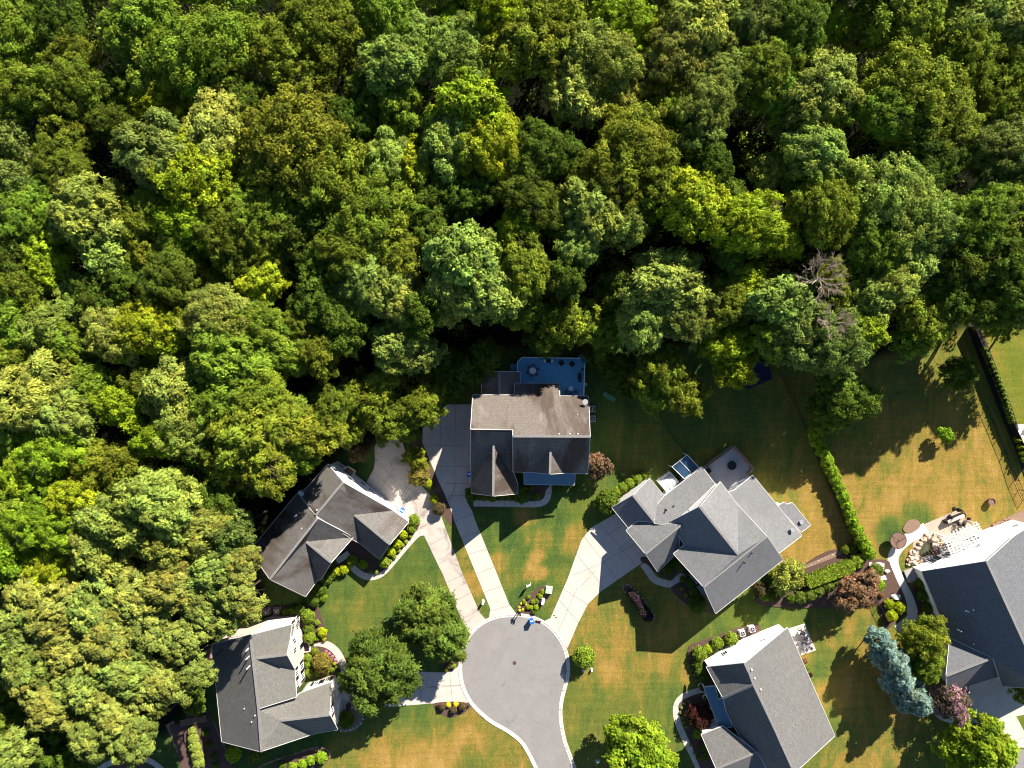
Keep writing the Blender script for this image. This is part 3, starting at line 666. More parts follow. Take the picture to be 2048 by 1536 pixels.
for px, py, r, v in DRY:
    c = W(px, py); rr = r * S
    w_ = np.exp(-((GX - c.x) ** 2 + (GY - c.y) ** 2) / (rr * rr) * 1.3) * (60.0 / r) ** 1.5
    num += w_ * v; den += w_
dryv = num / den
lush = np.zeros(GX.shape)
for px, py, r, v in ((2030, 740, 90, .9), (2040, 850, 60, .9), (1690, 880, 20, .3), (2040, 1440, 30, .7), (1560, 1240, 60, .25), (1160, 1010, 30, .3), (1960, 1530, 60, .5), (1500, 1230, 60, .35)):
    c = W(px, py); lush = np.maximum(lush, v * np.exp(-((GX - c.x) ** 2 + (GY - c.y) ** 2) / (r * S) ** 2))
nx, ny = len(xs), len(ys)
co = np.stack([GX.ravel(), GY.ravel(), np.zeros(nx * ny)], 1)
ii = (np.arange(ny - 1)[:, None] * nx + np.arange(nx - 1)[None, :]).ravel()
fc = np.stack([ii, ii + 1, ii + nx + 1, ii + nx], 1)
def np_mesh(name, co, faces, smooth=False):
    me = bpy.data.meshes.new(name); nf, k = faces.shape
    me.vertices.add(len(co)); me.vertices.foreach_set('co', co.astype(np.float32).ravel())
    me.loops.add(nf * k); me.loops.foreach_set('vertex_index', faces.astype(np.int32).ravel())
    me.polygons.add(nf); me.polygons.foreach_set('loop_start', np.arange(0, nf * k, k, dtype=np.int32))
    me.update(calc_edges=True); return me
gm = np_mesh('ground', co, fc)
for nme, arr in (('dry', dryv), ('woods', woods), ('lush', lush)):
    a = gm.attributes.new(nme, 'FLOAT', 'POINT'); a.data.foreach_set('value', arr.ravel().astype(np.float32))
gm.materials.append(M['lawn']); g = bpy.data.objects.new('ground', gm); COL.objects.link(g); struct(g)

# ------------------------------------------------------------------ road, kerb, drives and walks
z8 = lambda l: [(860 + x / 4.655, 1150 + y / 4.655) for x, y in l]
inner = z8([(1010, 1800), (930, 1640), (860, 1536), (740, 1440), (600, 1360), (520, 1300), (430, 1215), (370, 1130), (325, 1030), (303, 920), (305, 800), (330, 690), (380, 580), (450, 500), (540, 440), (640, 405), (760, 393), (880, 397),
            (980, 425), (1080, 480), (1160, 560), (1220, 650), (1255, 750), (1268, 860), (1262, 950), (1235, 1050), (1210, 1150), (1197, 1250), (1200, 1350), (1215, 1450), (1240, 1560), (1290, 1700), (1340, 1830)])
inn = smooth_pts(inner, 5)
q = XY(inn)
MB().prism(q + [(q[-1][0] + 6, q[-1][1] - 18), (q[0][0] + 4, q[0][1] - 18)], -.05, .012).build('road', M['asphalt'])['kind'] = 'structure'
bpy.data.objects['road']['kind'] = 'structure'
o1 = offset_line(q, -.02); o2 = offset_line(q, .62); mb = MB()
for i in range(len(q) - 1):
    for a, b_, z in ((.02, .34, .03), (.34, .62, .075)):
        la = offset_line(q, a); lb = offset_line(q, b_)
        mb.prism([la[i], la[i + 1], lb[i + 1], lb[i]], -.05, z)
acc = 0
for i in range(len(q) - 1):
    acc += math.dist(q[i], q[i + 1])
    if acc > 3.0:
        acc = 0; lm = offset_line(q, .32); d = math.atan2(q[i + 1][1] - q[i][1], q[i + 1][0] - q[i][0])
        mb.box((lm[i][0], lm[i][1], .05), (.035, .6, .056), d, m=1)
kb = mb.build('kerb', [M['kerb'], M['joint']]); struct(kb)

sheet('driveway', [(944, 809), (893, 809), (846, 856), (845, 886), (872, 950), (908, 1040), (953, 1150), (981, 1218), (977, 1240), (1000, 1236), (1032, 1227), (1018, 1208), (995, 1150), (950, 1040), (944, 1021), (935, 1006), (931, 992), (944, 985), (944, 940)],
      .02, M['concrete'], 0, [((880, 812), (882, 890)), ((882, 890), (870, 945)), ((911, 812), (909, 985)), ((846, 890), (943, 892)), ((868, 932), (943, 933)), ((890, 967), (943, 967)), ((897, 992), (932, 990)),
      ((909, 1043), (950, 1025)), ((926, 1075), (958, 1062)), ((937, 1108), (975, 1098)), ((952, 1148), (988, 1134)), ((968, 1185), (1003, 1172)), ((982, 1222), (1020, 1210)), ((899, 1000), (909, 985)), ((912, 967), (897, 1000))])
sheet('driveway', [(757, 878), (749, 894), (750, 915), (748, 937), (733, 964), (812, 1040), (832, 1056), (848, 1071), (886, 1150), (936, 1270), (955, 1253), (974, 1241), (960, 1226), (926, 1150), (880, 1026), (860, 990), (828, 955), (800, 870)],
      .02, M['concrete_old'], 0, [((747, 944), (785, 980)), ((760, 928), (834, 1010)), ((790, 912), (840, 970)), ((788, 935), (757, 985)), ((826, 958), (797, 1000)), ((836, 1058), (872, 1040)), ((860, 1090), (892, 1072)), ((878, 1128), (910, 1110)), ((893, 1165), (925, 1150)), ((908, 1203), (943, 1185)), ((922, 1238), (955, 1222)), ((830, 940), (800, 920)), ((809, 968), (838, 1000))])
sheet('driveway', [(674, 1356), (700, 1350), (760, 1348), (835, 1343), (886, 1345), (917, 1328), (920, 1352), (928, 1380), (938, 1405), (860, 1407), (741, 1417), (683, 1420)],
      .02, M['concrete'], 0, [((684, 1387), (922, 1371)), ((899, 1342), (905, 1405)), ((840, 1343), (842, 1407)), ((860, 1373), (920, 1370))])
sheet('driveway', [(1248, 1018), (1181, 1056), (1163, 1080), (1135, 1158), (1101, 1236), (1087, 1243), (1112, 1262), (1135, 1296), (1156, 1247), (1176, 1208), (1200, 1184), (1282, 1127), (1293, 1116), (1275, 1060)],
      .02, M['concrete_old'], 0, [((1197, 1044), (1270, 1130)), ((1165, 1068), (1235, 1160)), ((1150, 1105), (1200, 1166)), ((1290, 1075), (1196, 1130)), ((1260, 1040), (1212, 1072)), ((1196, 1130), (1146, 1150)), ((1242, 1095), (1288, 1060)),
      ((1128, 1178), (1176, 1210)), ((1117, 1198), (1157, 1245)), ((1155, 1175), (1115, 1266)), ((1190, 1142), (1155, 1180))])
bpy.data.objects['driveway.003'].data.materials[0] = M['concrete']
ribbon('walkway', [(947, 1006.8), (985, 1007), (1025, 1007.5), (1060, 1008.5), (1080, 1007), (1092, 1000), (1096.5, 988), (1097, 969)], 1.0, .026, M['concrete'], 1.0)
ribbon('walkway', [(853, 1064), (835, 1068), (812, 1092), (785, 1124), (764, 1146), (742, 1154), (721, 1148), (702, 1131)], 1.05, .026, M['concrete'], 1.1)
ribbon('walkway', [(628, 1290), (649, 1288.5), (667, 1298), (680.5, 1316), (687, 1338), (687, 1357)], 1.25, .026, M['concrete'], 1.1)
ribbon('walkway', [(1286, 1127), (1300, 1147), (1308, 1158), (1324, 1165), (1344, 1168), (1358, 1157), (1369, 1149)], 1.15, .026, M['concrete'], 1.1)
zE = lambda l: [(1320 + x / 4.44, 1190 + y / 4.44) for x, y in l]
ribbon('walkway', zE([(400, 840), (310, 860), (210, 900), (155, 960), (142, 1050), (170, 1160), (225, 1290), (280, 1400), (345, 1536), (400, 1660)]), 1.0, .026, M['concrete'], 1.4)
sheet('patio', zE([(1120, 305), (1282, 252), (1385, 490), (1240, 540)]), .022, M['concrete'], 0)
zF = lambda l: [(1700 + x / 5.12, 980 + y / 5.12) for x, y in l]
ribbon('walkway', zF([(780, 385), (690, 440), (620, 480), (520, 560), (455, 650), (440, 740), (470, 850), (530, 980), (590, 1100), (625, 1200), (640, 1300), (560, 1380), (490, 1440)]), 1.75, .026, M['concrete_white'], 0)
sheet('patio', zF([(770, 345), (1125, 195), (1200, 330), (1440, 485), (1400, 740), (1000, 790), (760, 800), (700, 770), (640, 560), (700, 420)]), .022, M['patio_tan'], 0, [(zF([(965, 260)])[0], zF([(1040, 460)])[0])])
sheet('driveway', [(1905, 1350), (2048, 1330), (2120, 1330), (2120, 1420), (2032, 1432), (2048, 1462), (2100, 1500), (2010, 1492), (1975, 1500), (1940, 1440), (1895, 1400)], .02, M['concrete_old'], 0, [((2012, 1490), (2080, 1460))])
bpy.data.objects['driveway.004'].data.materials[0] = M['concrete']
sheet('road', [(2012, 1495), (2100, 1505), (2250, 1460), (2250, 1700), (2070, 1700), (2030, 1560)], .012, M['asphalt'])
ribbon('walkway', [(1862, 1400), (1880, 1428), (1908, 1440)], 1.4, .026, M['concrete_white'])
z6 = lambda l: [(0 + x / 3.938, 1146 + y / 3.938) for x, y in l]
ribbon('walkway', z6([(760, 1560), (860, 1500), (980, 1470), (1100, 1462), (1200, 1490), (1300, 1570)]), .85, .026, M['concrete'], 1.0)
sheet('planting_bed', z6([(800, 1600), (880, 1530), (1000, 1500), (1100, 1495), (1200, 1530), (1260, 1600)]), .03, M['mulch'], 4)

# beds
M['soil'] = simple('shade_darkened_soil', (.035, .028, .024), .95, 0, .3, 3)  # bed soil with the shade along the fence put into its colour
BEDZ = [.028]
def bed(pts, mat='mulch', z=.03, sm=4):
    BEDZ[0] += .0045
    return sheet('planting_bed', pts, BEDZ[0], M[mat], sm)
zA = lambda l: [(820 + x / 4.3875, 690 + y / 4.3875) for x, y in l]
zB = lambda l: [(480 + x / 4.3875, 880 + y / 4.3875) for x, y in l]
zC = lambda l: [(390 + x / 4.44, 1190 + y / 4.44) for x, y in l]
zD = lambda l: [(1180 + x / 3.939, 860 + y / 3.939) for x, y in l]
bed(zA([(500, 1290), (540, 1250), (1180, 1200), (1185, 1290), (1150, 1360), (1060, 1365), (600, 1362), (540, 1370)]))
bed([(835, 880), (848, 900), (868, 945), (890, 990), (908, 1040), (900, 1048), (884, 1026), (862, 985), (835, 955), (815, 910)])
bed(z8([(800, 320), (830, 260), (940, 170), (1060, 95), (1145, 110), (1140, 170), (1060, 260), (985, 345), (970, 390), (880, 365)]))
bed(z8([(110, 860), (115, 790), (170, 730), (230, 705), (290, 715), (290, 790), (265, 845), (200, 890), (130, 905)]))
bed(z8([(35, 1195), (150, 1180), (270, 1178), (370, 1195), (385, 1215), (320, 1280), (200, 1325), (100, 1290), (50, 1240)]))
bed(zB([(940, 860), (1060, 900), (1230, 1050), (1480, 760), (1560, 690), (1560, 780), (1330, 1060), (1250, 1150), (1150, 1175), (1060, 1140), (970, 1080), (880, 1150), (760, 1300), (690, 1400), (600, 1420), (700, 1260), (880, 1040)]))
bed(zC([(560, 170), (640, 100), (1050, 95), (1120, 180), (1160, 290), (1185, 400), (1090, 420), (1000, 470), (1020, 600), (960, 720), (900, 250), (700, 180)]))
bed(zC([(1050, 460), (1130, 460), (1210, 500), (1270, 590), (1295, 690), (1250, 700), (1000, 730), (980, 640), (980, 520)]))
bed(zC([(1270, 1160), (1290, 1040), (1360, 1010), (1470, 1020), (1495, 1060), (1480, 1130), (1430, 1190), (1350, 1215), (1290, 1205)]), 'straw')
bed(zC([(690, 1536), (700, 1500), (900, 1410), (1060, 1360), (1170, 1365), (1200, 1430), (1150, 1500), (1000, 1560), (800, 1660)]))
bed(z6([(1430, 1180), (1560, 1000), (1620, 1040), (1700, 1230), (1790, 1440), (1830, 1600), (1480, 1600), (1400, 1400), (1340, 1200)]))
ribbon('gravel_border', z6([(1570, 1010), (1610, 1080), (1680, 1200), (1740, 1330), (1790, 1440), (1830, 1600)]), .62, .045, M['straw'])
ribbon('gravel_border', z6([(1335, 1180), (1380, 1270), (1420, 1380), (1470, 1480), (1500, 1600)]), 1.5, .045, M['straw'])
bed(zD([(400, 1030), (440, 1000), (760, 1100), (740, 1130), (690, 1120), (640, 1175), (580, 1160), (520, 1120), (450, 1060)]))
bed(zD([(640, 1240), (720, 1190), (800, 1180), (980, 1400), (960, 1440), (780, 1390), (700, 1320), (650, 1280)]))
bed(zD([(270, 1225), (300, 1222), (350, 1260), (420, 1340), (480, 1430), (505, 1470), (495, 1495), (460, 1490), (400, 1440), (330, 1340), (270, 1260)]))
bed(zE([(250, 480), (300, 430), (560, 340), (700, 290), (860, 260), (860, 340), (460, 500), (400, 640), (480, 820), (370, 850), (300, 740), (255, 600)]))
bed(zE([(190, 940), (390, 870), (450, 1000), (520, 1180), (370, 1230), (480, 1536), (520, 1660), (390, 1600), (280, 1330), (200, 1130), (170, 1030)]))
bed(zF([(160, 730), (220, 710), (380, 720), (420, 790), (480, 930), (560, 1100), (570, 1240), (450, 1360), (380, 1420), (330, 1330), (250, 1120), (180, 1000), (150, 850)]))
bed(zF([(600, 930), (700, 870), (770, 1000), (880, 1300), (870, 1360), (700, 1290), (690, 1200)]))
bed(zF([(1350, 420), (1560, 300), (1782, 205), (2100, 80), (2100, 250), (1782, 360), (1500, 470), (1430, 480)]), 'straw')
bed(zF([(540, 390), (600, 310), (690, 310), (715, 370), (640, 430), (570, 435)]), 'straw')
bed([(1510, 1205), (1560, 1165), (1660, 1100), (1745, 1120), (1765, 1200), (1700, 1215), (1600, 1215)])
bed([(1560, 1150), (1600, 1140), (1690, 1105), (1680, 1100), (1598, 1135)], 'straw')
bed([(1936, 655), (1958, 655), (2010, 780), (2034, 850), (2060, 940), (2060, 980), (2030, 900), (1995, 815)], 'soil')  # strip coloured near-black for the shade beside the tall fence
bed([(1620, 868), (1630, 866), (1662, 930), (1740, 1100), (1722, 1110), (1640, 925)], 'mulch')  # brown strip stands in for the narrow band of shade beside the hedge
# stepping stones, rock rims
def rocks(pts, label, cat='rock edging', step=.55, r=.22, mat='stoneedge', close=False, name='rock_edging'):
    q = XY(smooth_pts(pts, 6, close)); rnd = random.Random(len(pts) * 7 + int(pts[0][0])); acc = 0; k = 0
    t = thing(name, (q[0][0], q[0][1], 0), label, cat)
    for i in range(len(q) - 1):
        acc += math.dist(q[i], q[i + 1])
        if acc > step and k < 98:
            acc = 0; k += 1; s_ = r * rnd.uniform(.7, 1.15)
            MB().blob((q[i][0] + rnd.uniform(-.05, .05), q[i][1] + rnd.uniform(-.05, .05), .06), (s_, s_ * .8, .12), seed=k, sub=1).build('stone', M[mat], t)
rocks(zD([(265, 1245), (270, 1222), (300, 1222), (370, 1275), (430, 1350), (495, 1440), (505, 1475), (490, 1495), (460, 1490), (400, 1430), (330, 1340), (275, 1265)]), 'ring of small pale stones around the long island bed on the brown lawn', step=.4, r=.16, close=True)
rocks(zD([(632, 1225), (640, 1265), (690, 1325), (770, 1390)]), 'curved line of small edging stones beside the front bed of the pale grey house', step=.35, r=.14)
rocks(zC([(1270, 1205), (1340, 1205), (1400, 1190), (1460, 1150), (1490, 1100), (1490, 1030)]), 'curved row of flat stepping stones around the clipped shrub near the garage', step=.62, r=.3)
rocks(zC([(560, 1536), (640, 1490), (760, 1450), (920, 1395), (1060, 1358), (1150, 1362), (1195, 1400), (1190, 1450)]), 'dark rubble edging around the hooked bed at the bottom, left of the dry field', step=.28, r=.26, mat='straw')
rocks([(1550, 1160), (1580, 1148), (1610, 1135), (1650, 1115), (1690, 1100)], 'low pale stone border between the dry lawn and the clipped hedge', step=.3, r=.2, mat='rock')
# ------------------------------------------------------------------ foliage meshes
def leaves(c, nrm, size, rng, aspect=1.4, along=None):
    """c (n,3) centres, nrm (n,3) face normals -> quads"""
    n = len(c); nrm = nrm / (np.linalg.norm(nrm, axis=1, keepdims=True) + 1e-9)
    ref = rng.normal(size=(n, 3)) if along is None else along
    u = ref - nrm * (ref * nrm).sum(1, keepdims=True); u /= (np.linalg.norm(u, axis=1, keepdims=True) + 1e-9)
    v = np.cross(nrm, u); s = size[:, None]; a = u * s * aspect * .5; b = v * s * .5
    fold = nrm * s * .12
    V = np.stack([c - a, c + b * .9 + fold, c + a, c - b * .9 + fold], 1).reshape(-1, 3)
    F = np.arange(n * 4).reshape(n, 4); return V, F
def finish(name, V, F, T, mat):
    me = np_mesh(name, V, F)
    a = me.attributes.new('tint', 'FLOAT_COLOR', 'FACE')
    a.data.foreach_set('color', np.concatenate([T, np.ones((len(T), 1))], 1).astype(np.float32).ravel())
    me.materials.append(mat); return me
def crown(name, seed, R, asp=.8, lobes=60, lr=1.5, subs=14, sr=.62, per=24, leaf=.3, mat=None, aspect=1.4, droop=0, pointy=0, upb=.35, irr=.16, flat=1.0, low=-.25):
    rng = np.random.default_rng(seed); ph = rng.uniform(0, 6.28, 4)
    C = []; NN = []; Z = []; T = []; AL = []
    ga = math.pi * (3 - math.sqrt(5))
    for i in range(lobes):
        t = (i + .5) / lobes; z = 1 - t * (1 - low); th = i * ga + rng.uniform(-.25, .25)
        rr = math.sqrt(max(0, 1 - z * z)) if z > 0 else 1.0 - .25 * z * z
        ang = 1 + irr * math.sin(2 * th + ph[0]) + irr * .8 * math.sin(3 * th + ph[1]) + irr * .5 * math.sin(5 * th + ph[2])
        d = rng.uniform(.62, 1.04) if rng.random() < .82 else rng.uniform(.3, .65)
        Rr = (R - lr * .6) * ang * d
        p = np.array([math.cos(th) * rr * Rr, math.sin(th) * rr * Rr, z * R * asp * (d if not pointy else 1) + (pointy * (1 - rr) * R)])
        L = lr * rng.uniform(.65, 1.25); ltint = rng.random(); lhue = rng.random(); lacc = rng.random()
        out = p / (np.linalg.norm(p) + 1e-6)
        n_s = max(4, int(subs * (L / lr) ** 2))
        sd_ = rng.normal(size=(n_s, 3)); sd_ += out * .7 + np.array([0, 0, .55]); sd_ /= np.linalg.norm(sd_, axis=1, keepdims=True)
        for s_ in sd_:
            sc_ = p + s_ * L * rng.uniform(.65, 1.05) * np.array([1, 1, .8]); srr = sr * rng.uniform(.7, 1.3)
            m_ = per; q = rng.normal(size=(m_, 3)); q += s_ * .5 + np.array([0, 0, .35]); q /= np.linalg.norm(q, axis=1, keepdims=True)
            rad_ = srr * (rng.uniform(.25, 1.0, size=(m_, 1)) ** .7 + (rng.random((m_, 1)) < .18) * rng.uniform(.2, .9, (m_, 1)))
            c = sc_ + q * rad_ * np.array([1, 1, .75 * flat])
            if droop: c[:, 2] -= droop * (rad_[:, 0] ** 2) * (1 - .0 * q[:, 2])
            C.append(c); NN.append(q * .7 + s_ * .45 + np.array([0, 0, upb]) + rng.normal(size=(m_, 3)) * .6)
            Z.append(leaf * rng.uniform(.55, 1.35, m_))
            AL.append(q * np.array([1, 1, .3]) + np.array([0, 0, -.5 * droop]) + rng.normal(size=(m_, 3)) * .25)
            st = rng.random()
            T.append(np.stack([np.clip(.5 * ltint + .25 * st + .25 * rng.random(m_), 0, 1), np.clip(.5 * lhue + .3 * st + .2 * rng.random(m_), 0, 1), np.clip(.35 * lacc + .45 * rng.random() + .2 * rng.random(m_), 0, 1)], 1))
    C = np.concatenate(C); NN = np.concatenate(NN); Z = np.concatenate(Z); T = np.concatenate(T); AL = np.concatenate(AL)
    V, F = leaves(C, NN, Z, rng, aspect, AL if droop else None)
    return finish(name, V, F, T, mat or M['leaf'])
def trunk_mesh(name, seed, R, hz, mat, limbs=9, r0=.34):
    """trunk from the ground (z=-hz) up into the crown centred at z=0"""
    rnd = random.Random(seed); mb = MB()
    p = Vector((0, 0, -hz)); r = r0
    for k in range(5):
        q = Vector((rnd.uniform(-.25, .25), rnd.uniform(-.25, .25), -hz + (hz + R * .35) * (k + 1) / 5)); mb.cyl(p, q, r, r * .84, 8, cap=False); p = q; r *= .84
    mb.cyl((0, 0, -hz), (0, 0, -hz + .5), r0 * 1.5, r0, 8, cap=False)
    for k in range(limbs):
        a = 6.283 * k / limbs + rnd.uniform(-.3, .3); z = rnd.uniform(-.25, .15) * hz; L = R * rnd.uniform(.55, .8)
        m1 = Vector((math.cos(a) * L * .5, math.sin(a) * L * .5, z + L * .12)); m2 = Vector((math.cos(a + .15) * L, math.sin(a + .15) * L, z + L * .22))
        mb.cyl((0, 0, z), m1, .13, .09, 5, cap=False); mb.cyl(m1, m2, .09, .03, 5, cap=False)
        a2 = a + rnd.choice((-.6, .6)); mb.cyl(m1, m1 + Vector((math.cos(a2) * L * .4, math.sin(a2) * L * .4, L * .08)), .06, .02, 5, cap=False)
    me = bpy.data.meshes.new(name); me.from_pydata(mb.v, [], mb.f); me.materials.append(mat); me.update(); return me

VAR = {}
VAR['big'] = [(6.5, crown('broadleaf_crown', 10 + i, 6.5, .74, 165, 1.0, 12, .46, 26, .215, irr=.12 + .03 * (i % 3), upb=.2)) for i in range(5)]
VAR['mid'] = [(4.6, crown('broadleaf_crown', 30 + i, 4.6, .85, 98, .88, 11, .42, 25, .21, irr=.14 + .03 * (i % 3), upb=.2)) for i in range(4)]
VAR['small'] = [(2.8, crown('broadleaf_crown', 50 + i, 2.8, .9, 50, .66, 11, .36, 22, .19, irr=.15, upb=.2)) for i in range(3)]
VAR['pine'] = [(5.0, crown('pine_crown', 70 + i, 5.0, .6, 100, .85, 11, .42, 28, .24, mat=M['needle'], aspect=2.4, droop=.25, flat=.7, irr=.2, low=-.1)) for i in range(3)]
VAR['olive'] = [(5.0, crown('broadleaf_crown', 75 + i, 5.0, .8, 120, .75, 12, .40, 30, .20, aspect=2.6, droop=.35, irr=.16, upb=.15)) for i in range(2)]
VAR['willow'] = [(5.3, crown('oak_crown', 80 + i, 5.3, .74, 76, 1.15, 14, .62, 24, .24, aspect=2.6, droop=.8, irr=.07, flat=.8)) for i in range(2)]
VAR['bright'] = [(5.3, crown('maple_crown', 90 + i, 5.3, .80, 84, 1.0, 13, .50, 20, .30, aspect=1.9, irr=.10, droop=.15)) for i in range(2)]
VAR['cone'] = [(3.0, crown('conifer_crown', 95 + i, 3.0, .5, 60, .6, 12, .36, 22, .17, mat=M['needle'], aspect=3.0, droop=.4, pointy=1.2, irr=.1)) for i in range(2)]
VAR['myrtle'] = [(2.6, crown('myrtle_crown', 100 + i, 2.6, .8, 34, .75, 12, .34, 22, .16, mat=M['pink'], irr=.12)) for i in range(1)]
VAR['coral'] = [(2.6, crown('myrtle_crown', 104 + i, 2.6, .8, 34, .75, 12, .34, 22, .16, mat=M['coral'], irr=.12, aspect=2.2, droop=.2)) for i in range(1)]
TR = {k: trunk_mesh('trunk', 5 + n, v[0], v[1], M['bark'], v[2], v[3]) for n, (k, v) in enumerate({'big': (6.5, 14, 9, .36), 'mid': (4.6, 11, 8, .27), 'small': (2.8, 5.5, 6, .16), 'pine': (5, 15, 8, .3),
      'willow': (5.3, 6.5, 9, .26), 'bright': (5.3, 6, 9, .24), 'cone': (3, 4, 0, .14), 'myrtle': (2.6, 3.2, 6, .1), 'coral': (2.6, 3.2, 6, .1)}.items())}
HZ = {'big': 14, 'mid': 11, 'small': 5.5, 'pine': 15, 'willow': 6.5, 'bright': 6, 'cone': 4, 'myrtle': 3.2, 'coral': 3.2}
COLS = {'Y': (.275, .350, .016), 'L': (.262, .318, .055), 'G': (.180, .252, .022), 'D': (.088, .138, .014), 'O': (.148, .182, .016), 'B': (.150, .208, .042), 'P': (.225, .262, .048),
        'W': (.118, .165, .024), 'V': (.215, .330, .018), 'X': (.315, .370, .010), 'S': (.23, .30, .25), 'M': (.12, .085, .04), 'H': (.192, .235, .020),
        'R': (.05, .012, .012), 'F': (.75, .66, .03), 'K': (.18, .145, .03), 'C': (.22, .11, .05), 'T': (.035, .02, .03)}
ADJ = {'Y': 'yellow-green', 'L': 'pale green', 'G': 'mid-green', 'D': 'dark green', 'O': 'olive-brown', 'B': 'bluish green', 'P': 'soft yellowish', 'W': 'grey-green', 'V': 'bright green', 'X': 'lime-yellow', 'S': 'silvery blue', 'M': 'reddish', 'H': 'olive'}
trnd = random.Random(4)
def tree(px, py, r, col, zc=None, kind=None, name='tree', label=None, cat='tree', group='broadleaf trees of the forest', rot=None, rows=None):
    if kind is None: kind = 'big' if r > 62 else ('mid' if r > 42 else 'small')
    vk = kind
    if kind in ('big', 'mid') and label is None:
        u_ = trnd.random()
        if col in 'OH' and u_ < .45: vk = 'olive'
        elif col in 'LY' and u_ < .35: vk = 'bright'
        elif col in 'LGB' and u_ > .72: vk = 'willow'
    if zc is None: zc = {'big': 15.5, 'mid': 14.0, 'small': 12.0}.get(kind, 12)
    zc += trnd.uniform(-.7, .7) if label is None and zc > 12 else 0
    Rw = r * S * (1 - zc / H); Rv, me = trnd.choice(VAR[vk]); p = W(px, py, zc); s = Rw / Rv
    if label is None and rows is None:
        size = 'broad' if r > 70 else ('medium' if r > 48 else 'small')
        rows = ('forest', "%s %s tree" % (size, ADJ[col]))
    t = thing(name, (p.x, p.y, 0), label or 'pending label of tree %d' % len(LABELS), cat, group)
    if rows: row_label(rows[0], t, rows[1], px, py)
    rz = trnd.uniform(0, 6.28) if rot is None else rot
    c = bpy.data.objects.new('crown', me); COL.objects.link(c); c.parent = t; c.location = (0, 0, zc); ax = trnd.uniform(.86, 1.16); c.scale = (s * ax, s / ax, s * trnd.uniform(.92, 1.15)); c.rotation_euler = (0, 0, rz)
    b0 = COLS[col]; j = [trnd.uniform(.86, 1.14) for _ in range(2)]
    c.color = (b0[0] * j[0] * j[1], b0[1] * j[0], b0[2] * j[0], 1)
    k = bpy.data.objects.new('trunk', TR[kind]); COL.objects.link(k); k.parent = t; k.location = (0, 0, zc); k.rotation_euler = (0, 0, rz)
    k.scale = (s, s, zc / HZ[kind]); return t

